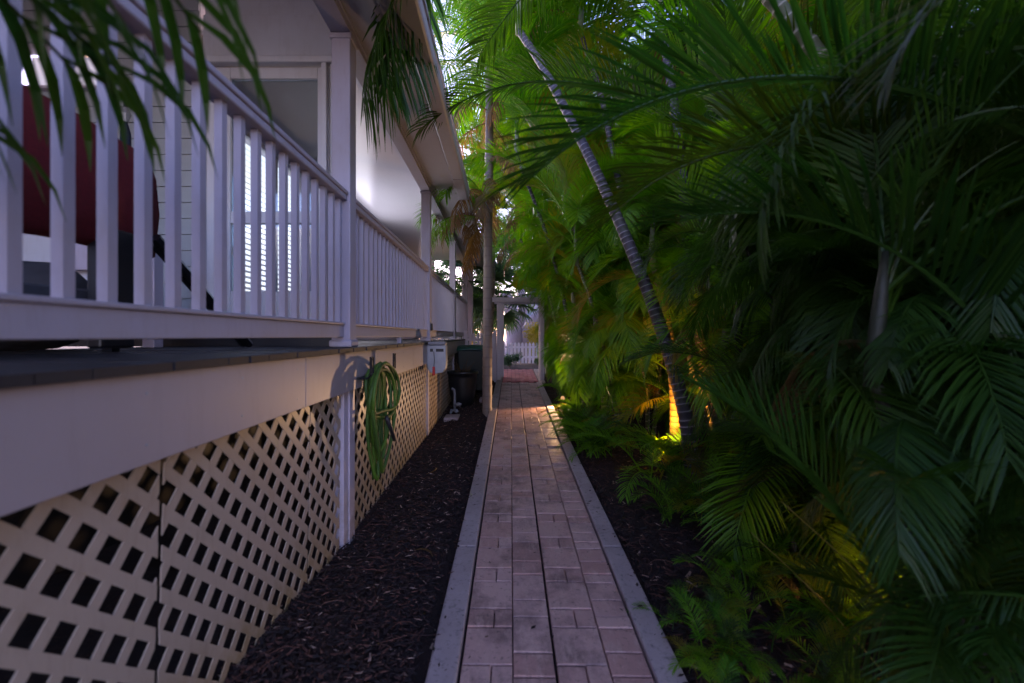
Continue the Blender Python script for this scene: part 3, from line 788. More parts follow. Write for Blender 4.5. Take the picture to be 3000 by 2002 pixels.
# ------------------------------------------------------------------ palm parts
def frond_mesh(name, L, th0, th1, npair, leaf, lw, mat, seed, curl=.5, droop=.6, petiole=.18, twist=.0, ragged=0, segs=3):
    rr = random.Random(seed); mb = MB()
    NS = 26; pts = []; p = Vector((0, 0, 0)); ds = L/NS
    side_b = rr.uniform(-.25, .25)
    for i in range(NS+1):
        s = i/NS; th = th0+(th1-th0)*(s**1.25)
        pts.append((p.copy(), Vector((math.sin(th), side_b*s, math.cos(th))).normalized()))
        p += pts[-1][1]*ds
    mb.tube([q[0] for q in pts], [.011*(1-.85*i/NS)*(L/1.8)**.5+.0015 for i in range(NS+1)], 5, [.75]*NS)
    def at(s):
        f = s*NS; i = min(int(f), NS-1); k = f-i
        return pts[i][0].lerp(pts[i+1][0], k), pts[i][1].lerp(pts[i+1][1], k).normalized()
    for i in range(npair):
        s = petiole+(1-petiole)*(i+.5)/npair
        for sg in (-1, 1):
            s2 = min(.999, s+rr.uniform(-.005, .005)); c, T = at(s2)
            B = Vector((0, 1, 0)); B = (B-T*B.dot(T)).normalized(); N = T.cross(B)*-1
            if N.z < 0 and th0 < 1.2: N = -N
            q = (s2-petiole)/(1-petiole)
            ll = leaf*(max(.02, math.sin(math.pi*(.12+.80*q)))**.55)*rr.uniform(.86, 1.08)
            if ragged and rr.random() < ragged: ll *= rr.uniform(.3, .7)
            fa = R(58)-R(32)*q+rr.uniform(-.08, .08)
            d = (B*sg*math.sin(fa)+T*math.cos(fa)+N*(.42-.2*q+rr.uniform(-.1, .1))).normalized()
            W = d.cross(N); 
            if W.length < .1: W = T.copy()
            W.normalize(); pos = c.copy(); tn = min(1, max(0, rr.gauss(.45, .25)))
            prev = None; wprof = (.35, 1, .85, .08) if segs == 3 else (.35, .95, 1, .65, .05)
            dd = d.copy()
            for k in range(segs+1):
                wv = W*lw*.5*wprof[k]; fold = Vector(N)*lw*.18*wprof[k]
                n0 = len(mb.v); mb.v += [tuple(pos-wv+fold), tuple(pos), tuple(pos+wv+fold)]
                if prev is not None:
                    mb.f += [(prev, prev+1, n0+1, n0), (prev+1, prev+2, n0+2, n0+1)]; mb.t += [tn, tn]
                prev = n0
                pos = pos+dd*ll/segs
                dd = (dd+Vector((0, 0, -1))*droop*(.25+.35*k)*(.7+.6*rr.random()) ).normalized()
    return mb.mesh(name, mat)
FR = {}
k = 0
for nm, mat in (('leaf', M['leaf']), ('dark', M['leafdark'])):
    FR[nm, 'up'] = [frond_mesh('frond', 1.55, R(4), R(58), 62, .44, .015, mat, 10+k, droop=.22), frond_mesh('frond', 1.35, R(10), R(75), 56, .42, .0145, mat, 11+k, droop=.25)]
    FR[nm, 'arch'] = [frond_mesh('frond', 1.75, R(14), R(112), 72, .48, .015, mat, 20+k, droop=.3), frond_mesh('frond', 1.55, R(22), R(120), 66, .45, .016, mat, 21+k, droop=.4),
                      frond_mesh('frond', 1.8, R(18), R(100), 72, .50, .015, mat, 22+k, droop=.25, ragged=.12), frond_mesh('frond', 1.45, R(30), R(125), 62, .43, .014, mat, 23+k, droop=.5, ragged=.1)]
    FR[nm, 'droop'] = [frond_mesh('frond', 1.65, R(40), R(145), 68, .46, .015, mat, 30+k, droop=.45), frond_mesh('frond', 1.45, R(55), R(150), 62, .44, .0145, mat, 31+k, droop=.55, ragged=.25)]
    k += 100
FR['leaf', 'hang'] = [frond_mesh('frond', 1.6, R(48), R(172), 68, .44, .014, M['leaf'], 61, droop=.45), frond_mesh('frond', 1.35, R(70), R(174), 60, .42, .014, M['leaf'], 62, droop=.5, ragged=.1),
                      frond_mesh('frond', 1.5, R(30), R(165), 66, .44, .014, M['leaf'], 63, droop=.4)]
FR['dark', 'hang'] = [frond_mesh('frond', 1.6, R(48), R(172), 66, .44, .015, M['leafdark'], 64, droop=.45), frond_mesh('frond', 1.35, R(70), R(168), 60, .42, .015, M['leafdark'], 65, droop=.5)]
FR['seed', 'a'] = [frond_mesh('frond', .95, R(12), R(105), 32, .24, .013, M['leaf'], 51, droop=.5), frond_mesh('frond', .85, R(30), R(120), 30, .22, .012, M['leaf'], 52, droop=.6), frond_mesh('frond', .8, R(5), R(80), 28, .22, .012, M['leafdark'], 53, droop=.4)]
FR['dry', 'droop'] = [frond_mesh('frond', 1.5, R(70), R(172), 36, .40, .022, M['leafdry'], 41, droop=1.3, ragged=.4), frond_mesh('frond', 1.3, R(80), R(176), 34, .36, .02, M['leafdry'], 42, droop=1.5, ragged=.5)]
def rachis_samples(me_key, me):
    # points down the middle of the frond, read back from the tube part (first 27 rings of 5)
    vs = me.vertices; return [sum((vs[i*5+k].co for k in range(5)), Vector())/5 for i in range(0, 27, 3)]
SAMP = {}
for kk, L in FR.items():
    for me in L: SAMP[me.name] = rachis_samples(kk, me)
CLEAR = [(1.58, 4.3, .65, .56), (1.3, 3.75, .45, .30), (.93, 7.0, .4, .40), (.9, 6.5, .4, .3), (1.45, 3.7, .9, .26), (1.62, 4.2, 3.4, .38), (1.65, 4.1, 2.7, .34), (1.25, 4.0, 2.5, .25), (.85, 4.2, 3.2, .25)]   # open pockets round the garden lamps
def in_corridor(p):
    x, y, z = p
    if y < -.5 or y > 14: return False
    if y < 1.0 and abs(x) < 1.0*max(.5, y+.6) : return True     # keep clear of the camera
    xl = px(.80, y) if y < 4.0 else px(.60, y)
    for (cx, cy, cz, cr) in CLEAR:
        if (x-cx)**2+(y-cy)**2+((z-cz)*.7)**2 < cr*cr: return True
    if 1.5 < y < 2.4 and x < 1.35 and z < .5: return True
    if y < 3.2 and x < xl and z < 2.0+.80*max(y, 0): return True
    if 1.9 < y < 3.9 and z < 1.0 and x < 1.1: return True
    if z < 1.95 and -2.4 < x < xl: return True
    zt_ = 2.15 if y > 6 else 2.4
    if 1.95 <= z < zt_ and -2.4 < x < xl-(z-1.95)*1.2: return True
    if z >= zt_ and -2.4 < x < -.45: return True
    return False
def put_frond(root, me, base, az, tilt, sc, force=False, lean=0):
    M4 = Matrix.Translation(base) @ Euler((0, 0, az)).to_matrix().to_4x4() @ Euler((lean, tilt, 0)).to_matrix().to_4x4() @ Matrix.Scale(sc, 4)
    if not force:
        for q in SAMP[me.name]:
            p = M4 @ q
            if in_corridor(p) or in_corridor(p-Vector((.22*sc, 0, .18*sc))): return None
            if p.z < ground_z(p.x, p.y)+.02: return None
    o = bpy.data.objects.new('frond', me); C.objects.link(o); o.parent = root
    o.matrix_local = Matrix.Translation(-root.location) @ M4
    return o
def curve_pts(ctrl, n=24):
    """Catmull-Rom through control points"""
    c = [Vector(p) for p in ctrl]; c = [c[0]*2-c[1]]+c+[c[-1]*2-c[-2]]; out = []
    segs = len(c)-3
    for s in range(segs):
        for i in range(n if s < segs-1 else n+1):
            t = i/n; a, b, d, e = c[s:s+4]
            out.append(.5*((2*b)+(-a+d)*t+(2*a-5*b+4*d-e)*t*t+(-a+3*b-3*d+e)*t**3))
    return out
def trunk(root, ctrl, r0, r1, mat, ring=.07, name='trunk', n=10):
    pts = curve_pts(ctrl, 20); 
    # resample by ring spacing
    L = [0]
    for i in range(1, len(pts)): L.append(L[-1]+(pts[i]-pts[i-1]).length)
    tot = L[-1]; P2 = []; rad = []; tint = []
    def at(d):
        d = min(max(d, 0), tot)
        for i in range(1, len(L)):
            if L[i] >= d: k = (d-L[i-1])/max(1e-9, L[i]-L[i-1]); return pts[i-1].lerp(pts[i], k)
        return pts[-1]
    d = 0; rr = random.Random(int(tot*1000))
    while d < tot:
        r = r0+(r1-r0)*d/tot; st = ring*rr.uniform(.8, 1.2)*(1-.3*d/tot)
        for f, q, tn in ((0, 1.07, 1.0), (.12, 1.0, .25), (.2, .97, 0), (.85, 1.0, .05)):
            if d+f*st <= tot: P2.append(at(d+f*st)); rad.append(r*q); tint.append(tn)
        d += st
    mb = MB(); mb.tube([p-root.location for p in P2], rad, n, tint)
    mb.obj(name, mat, root, smooth=True); return at(tot), (at(tot)-at(tot*.93)).normalized()
def crown(root, top, rnd, nfr, mat='leaf', sc=1.0, dead=0, az0=None, shaft=True, forces=False, azr=None):
    if shaft:
        d = Vector((rnd.uniform(-.08, .08), rnd.uniform(-.08, .08), 1)).normalized()
        mb = MB(); mb.tube([top-root.location-d*.05, top-root.location+d*.1*sc, top-root.location+d*.35*sc, top-root.location+d*.55*sc], [.03*sc, .036*sc, .028*sc, .012*sc], 8)
        mb.obj('crownshaft', M['canedark'] if mat == 'dark' else M['shaft'], root, smooth=True)
        top = top+d*.42*sc
    az = rnd.random()*6.28 if az0 is None else az0
    got = 0
    for i in range(nfr):
        q = i/max(1, nfr-1)
        kind = 'up' if q < .25 else ('arch' if q < .75 else 'droop')
        for tries in range(6):
            a = (az+i*2.399+rnd.uniform(-.4, .4)+tries*1.9) if azr is None else rnd.uniform(*azr)
            me = rnd.choice(FR[mat, kind])
            if put_frond(root, me, top-Vector((0, 0, .25*q*sc)), a, rnd.uniform(-.12, .22), sc*rnd.uniform(.8, 1.15), forces, rnd.uniform(-.15, .15)): got += 1; break
    for i in range(dead):
        put_frond(root, rnd.choice(FR['dry', 'droop']), top-Vector((0, 0, .3*sc)), rnd.random()*6.28, 0, sc*rnd.uniform(.8, 1.1), forces)
    return got
def clump(x, y, stems, label, seed, hmin=.4, hmax=4.0, mat='leaf', sc=1.0, spread=.45, nfr=8, canemat=None, lean=.22, fill=7, curtain=36, cmax=2.6):
    rnd = random.Random(seed)
    e = empty('areca_palm', label, 'palm', (x, y, ground_z(x, y)), 'areca palms crowding the right of the path')
    for i in range(stems):
        a = rnd.random()*6.28; r = spread*rnd.random()**.6
        b = Vector((x+r*math.cos(a), y+r*math.sin(a), ground_z(x, y)-.05))
        h = hmin+(hmax-hmin)*(((i+.5)/stems)**1.35)*rnd.uniform(.85, 1.1)
        out = Vector((math.cos(a), math.sin(a), 0))*lean*h*rnd.uniform(.3, 1)
        t = b+out+Vector((-.10*h*rnd.random(), 0, h))
        rr0 = rnd.uniform(.013, .024)+.003*h
        top, _ = trunk(e, [b, b+out*.25+Vector((0, 0, h*.35)), b+out*.6+Vector((0, 0, h*.7)), t], rr0, rr0*.75, canemat or rnd.choice([M['cane'], M['trunk'], M['cane'], M['canegold']]), .09, n=7)
        crown(e, top, rnd, nfr, mat, sc*rnd.uniform(.8, 1.05)*(.75 if h < 1.0 else 1), dead=1 if rnd.random() < .3 else 0)
        if h > 1.5:      # lower leaves still clinging along the cane
            for k in range(fill):
                f = rnd.uniform(.12, .9); c = b.lerp(top, f)+Vector((0, 0, .1))
                for q_ in (1, .9, .75, .6, .5, .4, .33):
                    if put_frond(e, rnd.choice(FR[mat, rnd.choice(['arch', 'droop', 'arch'])]), c, rnd.uniform(0, 6.28), rnd.uniform(-.1, .25), sc*q_*rnd.uniform(.75, .95), lean=rnd.uniform(-.2, .2)): break
    for k in range(curtain):
        yy = y+rnd.uniform(-.75, .75); xx = x+rnd.uniform(-.45, .25); zz = ground_z(x, y)+rnd.uniform(.35, cmax)
        for q_ in (1, .85, .7, .55, .42, .33):
            if put_frond(e, rnd.choice(FR[mat, 'hang']), Vector((xx, yy, zz)), math.pi+rnd.uniform(-1.5, 1.5), rnd.uniform(-.15, .15), sc*q_*rnd.uniform(.85, 1.0), lean=rnd.uniform(-.2, .2)): break
    return e

# front row
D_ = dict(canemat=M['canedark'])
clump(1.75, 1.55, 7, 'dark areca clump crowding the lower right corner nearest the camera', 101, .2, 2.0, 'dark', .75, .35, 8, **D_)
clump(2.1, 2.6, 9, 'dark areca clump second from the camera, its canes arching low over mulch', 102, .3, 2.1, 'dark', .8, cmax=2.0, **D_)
clump(2.35, 3.9, 8, 'areca clump right behind the big leaning ringed trunk', 103, .6, 2.5, 'leaf', .9, cmax=2.1)
clump(1.75, 5.4, 10, 'areca clump left of the leaning trunk with fronds lit yellow from below', 104, .5, 3.6, 'leaf', .95, lean=.3)
clump(1.55, 6.8, 10, 'bright green areca clump beside the warm patch on the path', 105, .4, 4.2, lean=.3)
clump(1.5, 8.1, 10, 'bright green areca clump two clumps short of the arbour', 106, .3, 4.6, lean=.3)
clump(1.6, 9.4, 10, 'areca clump brushing the right post of the arbour', 107, .3, 4.6, lean=.3)
clump(1.8, 11.7, 8, 'areca clump just beyond the arbour on the right', 108, .5, 4.4)
# second row
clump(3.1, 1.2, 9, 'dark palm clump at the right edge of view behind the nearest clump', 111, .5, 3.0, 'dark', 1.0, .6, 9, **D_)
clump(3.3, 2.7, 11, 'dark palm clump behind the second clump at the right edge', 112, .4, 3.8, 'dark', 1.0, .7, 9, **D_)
clump(3.2, 4.4, 11, 'palm clump in the second row behind the leaning trunk', 113, .6, 3.8, 'leaf', 1.0, .7, 9)
clump(3.0, 6.2, 11, 'palm clump in the second row behind the lit fronds', 114, .5, 5.0, 'leaf', 1.05, .7, 9)
clump(2.9, 8.2, 11, 'palm clump in the second row level with the bins', 115, .5, 5.6, 'leaf', 1.1, .7, 9)
clump(3.0, 10.4, 11, 'palm clump in the second row level with the arbour', 116, .5, 5.8, 'leaf', 1.1, .7, 9)
# back row
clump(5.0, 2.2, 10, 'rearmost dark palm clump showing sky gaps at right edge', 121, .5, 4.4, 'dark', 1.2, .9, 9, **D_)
clump(4.8, 4.6, 11, 'rearmost palm clump behind the middle of the planting', 122, .5, 5.2, 'leaf', 1.2, .9, 9)
clump(4.6, 7.4, 11, 'rearmost tall palm clump whose crown meets the top of the photo', 123, .5, 6.2, 'leaf', 1.25, .9, 9)
clump(4.4, 10.8, 11, 'rearmost palm clump farthest down the garden', 124, .5, 6.6, 'leaf', 1.3, .9, 9)
clump(2.6, -.6, 6, 'dark palm clump just outside the right of the frame', 125, 1.0, 3.4, 'dark', 1.1, **D_)

# hero trunks -------------------------------------------------------
def hero(label, ctrl, r0, r1, mat, seed, nfr=9, sc=1.0, fm='leaf', ring=.07, dead=1, cat='palm', force=False):
    e = empty('palm_tree', label, cat, ctrl[0]); rnd = random.Random(seed)
    top, d = trunk(e, ctrl, r0, r1, mat, ring)
    crown(e, top, rnd, nfr, fm, sc, dead, forces=force)
    return e
b = P(2035, 1400, 3.92); b.z = pz(3.9)-.1
hero('big leaning palm with dark trunk ringed in white, crossing the centre of the planting',
     [b, P(2000, 1180, 4.0), P(1900, 860, 4.15), P(1755, 520, 4.4), P(1600, 215, 4.7), P(1520, 90, 4.85)],   .068, .038, M['trunk'], 5, 11, 1.15, dead=0)
hero('slim leaning palm with pinkish ringed trunk right of the big leaning one',
     [Vector((2.4, 5.6, .2)), P(1880, 760, 5.6), P(1810, 520, 5.7), P(1765, 300, 5.8), P(1700, 90, 6.0)], .05, .036, M['trunk'], 6, 9, 1.1)
hero('upright palm with grey ringed trunk and golden upper stem at upper right',
     [Vector((2.35, 4.9, .2)), P(2025, 800, 4.7), P(1995, 460, 4.6), P(1965, 240, 4.6), P(1935, 60, 4.6)], .068, .040, M['trunk'], 8, 9, 1.15)
hero('golden stemmed palm rising just left of the grey upright trunk',
     [Vector((2.2, 5.1, .2)), P(2000, 800, 5.0), P(1975, 480, 5.0), P(1962, 200, 4.95), P(1920, -40, 4.9)], .045, .036, M['canegold'], 9, 8, 1.1)
hero('thin upright grey palm at the upper right, furthest right of the clear trunks',
     [Vector((3.4, 5.6, .2)), P(2118, 900, 5.4), P(2110, 600, 5.3), P(2092, 330, 5.3), P(2085, 60, 5.3)], .04, .03, M['cane'], 10, 8, 1.1)
hero('young leaning palm with pale mauve trunk above the arbour side',
     [Vector((1.75, 7.0, .2)), P(1757, 800, 6.9), P(1715, 665, 6.9), P(1685, 590, 6.9), P(1660, 450, 7.0)], .045, .033, M['trunk'], 11, 8, 1.0)
hero('young palm with slender green stem beside the pale mauve trunk',
     [Vector((1.85, 6.5, .2)), P(1785, 795, 6.4), P(1735, 670, 6.4), P(1640, 500, 6.6)], .035, .028, M['cane'], 12, 7, .95)
hero('palm with orange tinted crownshaft high over the path behind the leaning trunk',
     [Vector((1.4, 8.6, .3)), P(1690, 800, 8.3), P(1655, 450, 8.0), P(1622, 330, 8.0)], .06, .055, M['shaft'], 13, 8, 1.15, ring=.12)
hero('low leaning brown cane in front of the arbour side palms',
     [Vector((1.45, 7.3, .25)), P(1704, 955, 7.2), P(1666, 838, 7.2), P(1640, 740, 7.2)], .035, .028, M['bark'], 14, 7, .85)
hero('palm with drooping frond hung in front of the gate side foliage',
     [Vector((1.25, 9.4, .3)), P(1668, 700, 9.2), P(1625, 560, 9.0)], .045, .035, M['cane'], 15, 9, 1.1)
hero('palm whose green crown hangs right above the arbour beam',
     [Vector((1.25, 10.0, .3)), Vector((1.1, 9.8, 1.8)), Vector((.75, 9.6, 2.9)), Vector((.45, 9.5, 3.3))], .04, .03, M['cane'], 16, 16, .95, dead=2)
hero('palm with bright crown over the path between arbour and bare trunk',
     [Vector((1.35, 8.4, .3)), Vector((1.25, 8.3, 1.8)), Vector((.9, 8.1, 2.9)), Vector((.55, 8.0, 3.5))], .04, .03, M['cane'], 17, 16, 1.0, dead=1)
hero('palm with bright crown over the path just past the leaning trunk',
     [Vector((1.45, 6.4, .25)), Vector((1.4, 6.3, 1.8)), Vector((1.15, 6.2, 2.6)), Vector((.85, 6.1, 3.0))], .04, .03, M['cane'], 18, 14, 1.0, dead=0)
hero('tall palm whose crown spreads over the top of the gap beside the roof',
     [Vector((1.45, 7.6, .25)), Vector((1.2, 7.5, 2.4)), Vector((.8, 7.4, 4.2)), Vector((.4, 7.3, 5.0))], .05, .035, M['trunk'], 19, 16, 1.3, dead=1)
hero('thick pale cane lit bright amber at the foot of the leaning palm',
     [Vector((1.76, 4.55, .1)), Vector((1.78, 4.6, .8)), Vector((1.72, 4.7, 1.6)), Vector((1.6, 4.8, 2.3))], .065, .04, M['canegold'], 20, 8, .85, dead=0)
# the bare trunk left of the path
e = empty('palm_tree', 'tall palm with smooth bare grey trunk standing left of the path', 'palm', (-.26, 6.77, .2)); rnd = random.Random(21)
top, d = trunk(e, [Vector((-.25, 6.77, .12)), Vector((-.245, 6.77, 1.2)), P(1430, 700, 6.77), P(1434, 350, 6.77), P(1432, 200, 6.8)], .077, .058, M['barksmooth'], .16, n=14)
for i in range(15):   # brown green hanging skirt
    put_frond(e, rnd.choice(FR['leaf', 'hang']+FR['dry', 'droop']), P(1430, 640+rnd.uniform(-90, 20), 6.77), R(180)+rnd.uniform(-1.3, 1.3), rnd.uniform(-.1, .3), rnd.uniform(.75, 1.0), True)
for i in range(11):
    put_frond(e, rnd.choice(FR['dry', 'droop']), P(1428, 420+rnd.uniform(-140, 180), 6.77), rnd.random()*6.28, .1, rnd.uniform(.6, .9), True)
for i in range(36):
    k = ('up', 'arch', 'droop', 'hang')[i % 4]
    put_frond(e, rnd.choice(FR['leaf', k]), top, i*2.4, rnd.uniform(-.1, .3), rnd.uniform(1.1, 1.5), True)
# palm that hangs a frond over the porch roof, near
e = empty('palm_tree', 'palm on the right whose dark frond hangs in front of the roof gutter', 'palm', (1.2, 2.9, .1)); rnd = random.Random(22)
top, d = trunk(e, [Vector((2.6, 1.9, .1)), Vector((2.2, 2.1, 1.6)), Vector((1.6, 2.3, 2.9)), Vector((.9, 2.4, 3.75))], .05, .035, M['cane'], .1)
MB().tube([top-e.location, Vector((.5, 2.5, 4.15))-e.location, P(1345, -275, 2.6)-e.location], [.02, .014, .01], 6).obj('leaf_stalk', M['cane'], e, smooth=True)
def aim(root, base, tip_az, me, sc, tilt=0, lean=0): put_frond(root, me, base, tip_az, tilt, sc, True, lean)
hang = frond_mesh('frond', 1.3, R(140), R(176), 40, .60, .03, M['leafdark'], 77, droop=.35, petiole=.2, segs=4); SAMP[hang.name] = rachis_samples(0, hang)
hang2 = frond_mesh('frond', 1.9, R(60), R(118), 60, .50, .018, M['leafdark'], 78, droop=.35, petiole=.2, segs=4); SAMP[hang2.name] = rachis_samples(0, hang2)
aim(e, P(1345, -260, 2.6), R(185), hang, 1.0, 0.0)
aim(e, P(1300, -330, 2.75), R(150), hang, .95, .1)
aim(e, top, R(120), hang2, 1.1); aim(e, top, R(60), hang2, 1.0)
crown(e, top, rnd, 4, 'leaf', 1.0)
# wide arching frond over the path centre
e = empty('palm_tree', 'palm whose long frond arches across the top centre of the photo', 'palm', (2.2, 3.3, .1)); rnd = random.Random(23)
top, d = trunk(e, [Vector((2.7, 3.0, .1)), Vector((2.5, 3.1, 1.5)), Vector((2.2, 3.2, 2.6)), Vector((1.95, 3.3, 2.9))], .05, .035, M['cane'], .1)
longf = frond_mesh('frond', 2.5, R(35), R(112), 84, .50, .017, M['leafdark'], 79, droop=.4, petiole=.15, segs=4); SAMP[longf.name] = rachis_samples(0, longf)
aim(e, P(2080, 430, 3.4), R(176), longf, 1.0, .25)
crown(e, top, rnd, 3, 'leaf', .9)
# blurred fronds close to the lens at the top left
e = empty('palm_tree', 'palm hanging blurred dark leaflets over the top left corner', 'palm', (-.9, -.5, .1)); rnd = random.Random(24)
trunk(e, [Vector((-.75, -.9, .1)), Vector((-.72, -.8, 1.2)), Vector((-.7, -.6, 2.05))], .04, .03, M['cane'], .1)
near = frond_mesh('frond', 1.15, R(60), R(118), 14, .44, .019, M['leafdark'], 80, droop=1.9, petiole=.2, segs=4); SAMP[near.name] = rachis_samples(0, near)
aim(e, Vector((-.80, -.28, 1.62)), R(86), near, 1.0, -.12)
aim(e, Vector((-.66, -.30, 1.70)), R(98), near, 1.0, -.05)
aim(e, Vector((-.92, -.26, 1.58)), R(88), near, .8, -.1)
aim(e, Vector((-.78, -.22, 1.50)), R(100), near, .9, -.15)
aim(e, Vector((-.60, -.30, 1.78)), R(90), near, 1.0, -.05)
# foreground right: big dark blades and yellow midribs
e = empty('areca_palm', 'nearest areca sprays with long yellow midribs crossing the lower right', 'palm', (1.35, 1.0, .05)); rnd = random.Random(25)
for (u, v, Y, az, tilt, s, kk) in ((3050, 2250, 1.35, R(130), .0, .6, 'arch'),
                                   (3100, 1500, 1.3, R(170), -.1, .9, 'arch'), (2800, 2300, 1.2, R(120), .1, .8, 'up'), (3050, 1900, 1.5, R(100), .1, .9, 'up'), (2600, 2050, 1.9, R(140), .2, .8, 'droop'),
                                   (3000, 700, 1.5, R(165), .5, .9, 'arch'), (3200, 500, 1.3, R(170), .6, 1.0, 'arch'), (3100, 300, 1.7, R(190), .5, 1.0, 'droop'), (2900, 100, 1.9, R(170), .6, 1.0, 'droop')):
    put_frond(e, rnd.choice(FR['dark', kk]), P(u, v, Y), az, tilt, s, True)
for (a, b, yy, r) in (((2290, 1470), (2760, 1960), 1.6, .0035), ((2820, 1480), (2560, 1850), 1.7, .0035), ((2200, 1560), (2620, 2010), 1.9, .004), ((2640, 1370), (2600, 1760), 1.9, .003), ((2310, 1030), (2500, 1500), 2.2, .004), ((2640, 1180), (2960, 1330), 1.8, .003)):
    p0, p1 = P(*a, yy), P(*b, yy-.15); m_ = (p0+p1)/2+Vector((0, 0, .03))
    MB().tube([q-e.location for q in curve_pts([p0, m_, p1], 6)], [r*(.5+.05*i) for i in range(13)], 6).obj('leaf_stalk', M['leafstalk'], e, smooth=True)
# small palms and ferns at the foot
spots = [(1.25, 3.2, .5, 'small arching seedling palm on mulch left of the leaning trunk base'), (1.38, 3.95, .8, 'low yellow lit seedling palm in front of the garden lamp'),
         (.96, 4.6, .55, 'small bushy seedling palm against the path border, nearest of three'), (.93, 5.35, .55, 'small bushy seedling palm against the path border, middle of three'), (1.0, 6.0, .5, 'small bushy seedling palm against the path border by the warm patch'),
         (1.2, 7.65, .6, 'bright yellow lit seedling palm beside the far garden lamp'), (1.2, 2.25, .33, 'seedling palm with green blades low right of the path border'), (.88, 1.72, .26, 'tiny palm sprouting over the border at the bottom of the photo'),
         (1.55, 2.45, .5, 'seedling palm fanning over litter, right of the bare mulch'), (1.3, 8.2, .5, 'seedling palm under the clump two short of the arbour'),
         (.90, 1.98, .30, 'grassy seedling palm touching the border just before the bottom edge'), (1.38, 1.95, .40, 'seedling palm lit warm from behind near the bottom edge'), (1.25, 1.65, .34, 'seedling palm half cut by the bottom edge right of the path'),
         (1.6, 3.1, .6, 'seedling palm at the right end of the bare mulch'), (1.3, 6.9, .5, 'seedling palm just right of the far garden lamp'), (1.5, 2.85, .5, 'seedling palm between the second clump and the bare mulch'), (.95, 4.95, .5, 'dense grassy seedling palm over the border between its two bushy neighbours')]
for i, (x, y, s, lab) in enumerate(spots):
    e = empty('seedling_palm', lab, 'palm seedling', (x, y, ground_z(x, y)), 'seedling palms at the foot of the planting'); rnd = random.Random(300+i)
    n_ = 20 if i not in (2, 3, 4, 16) else 40
    for k in range(n_):
        me = rnd.choice(FR['seed', 'a'])
        put_frond(e, me, Vector((x+rnd.uniform(-.14, .14), y+rnd.uniform(-.2, .2), ground_z(x, y)+rnd.uniform(0, .08))), k*2.4+rnd.random(), rnd.uniform(-.1, .4), s*rnd.uniform(.7, 1.1), True)

# ------------------------------------------------------------------ garden lamps
def garden_lamp(loc, label, power, col=(1.0, .55, .14), aimv=(0, 0, 1), size=130):
    e = empty('garden_lamp', label, 'lamp', loc, 'garden uplights in the mulch'); L = Vector(loc)
    MB().tube([(0, 0, -.1), (0, 0, .06)], .012, 8).obj('stake', M['dark'], e)
    d = Vector(aimv).normalized()
    c = Vector((0, 0, .09))
    MB().tube([c-d*.05, c-d*.04, c+d*.03], [.02, .035, .04], 12).obj('housing', M['dark'], e)
    MB().tube([c+d*.0305, c+d*.034], .036, 12).obj('lens', emis('lamp_lens', (1, .6, .25), .05), e)
    li = bpy.data.lights.new('lamp_light', 'SPOT'); li.energy = power; li.color = col; li.spot_size = R(size); li.spot_blend = .6; li.shadow_soft_size = .03
    lo = bpy.data.objects.new('lamp_light', li); C.objects.link(lo); lo.parent = e; lo.location = c+d*.05
    lo.rotation_euler = (-d).to_track_quat('Z', 'Y').to_euler()
    return e
garden_lamp((1.50, 4.12, pz(4.1)+.0), 'garden uplight hidden at the foot of the leaning palm', 36, col=(1.0, .36, .06), aimv=(.28, .42, .9), size=100)
garden_lamp((.98, 7.25, pz(7.3)+.02), 'garden uplight between the path border and the far palms', 17, col=(1.0, .58, .30), aimv=(-.5, -.9, .12), size=105)
garden_lamp((1.85, 2.05, .08), 'garden uplight low under the nearest sprays', 1.2, col=(1, .38, .07), aimv=(-.7, -.15, .9), size=150)
garden_lamp((-1.35, 13.2, .47), 'garden uplight beneath the yellow banana stems beyond the fence', 8, aimv=(.3, .1, 1), size=140)

# ------------------------------------------------------------------ beyond the arbour
e = empty('forked_tree', 'big pale mauve forked tree beyond the white picket fence', 'tree', (1.0, 18, .45)); 
def lim(c, r0, r1, nm='limb'): 
    mb = MB(); pts = curve_pts(c, 8); n = len(pts); mb.tube([p-e.location for p in pts], [r0+(r1-r0)*i/(n-1) for i in range(n)], 10); mb.obj(nm, M['barkpurple'], e, smooth=True)
lim([P(1500, 1060, 17.6), P(1505, 1000, 17.8), P(1500, 930, 18), P(1480, 860, 18)], .42, .22, 'trunk')
lim([P(1535, 1060, 18), P(1538, 1000, 18), P(1560, 950, 18), P(1600, 905, 18.2), P(1680, 800, 18.5)], .38, .20)
lim([P(1520, 1050, 18.3), P(1525, 980, 18.4), P(1530, 900, 18.6), P(1520, 800, 18.8)], .25, .14)
rnd = random.Random(55)
def leaf_cloud(name, mat, parent, blobs, n, size, seed, off):
    rr = random.Random(seed); mb = MB()
    for _ in range(n):
        c, r = rr.choice(blobs); 
        while True:
            q = Vector((rr.uniform(-1, 1), rr.uniform(-1, 1), rr.uniform(-1, 1)))
            if q.length < 1: break
        q = q*(.6+.4*rr.random())
        p = Vector(c)+Vector((q.x*r[0], q.y*r[1], q.z*r[2]))-off
        s = size*rr.uniform(.6, 1.4); a = Vector((rr.uniform(-1, 1), rr.uniform(-1, 1), rr.uniform(-1, .4))).normalized()*s
        b = a.cross(Vector((rr.uniform(-1, 1), rr.uniform(-1, 1), rr.uniform(-1, 1)))).normalized()*s*.3
        mb.add([p-a, p+b, p+a, p-b], [(0, 1, 2, 3)], rr.random())
    return mb.obj(name, mat, parent)
bl = [(P(1480+rnd.uniform(-260, 420), rnd.uniform(640, 850), 19+rnd.uniform(-1, 3)), (1.2, 1.2, .8)) for _ in range(22)]
leaf_cloud('crown', M['leafblue'], e, bl, 13000, .11, 56, Vector(e.location))
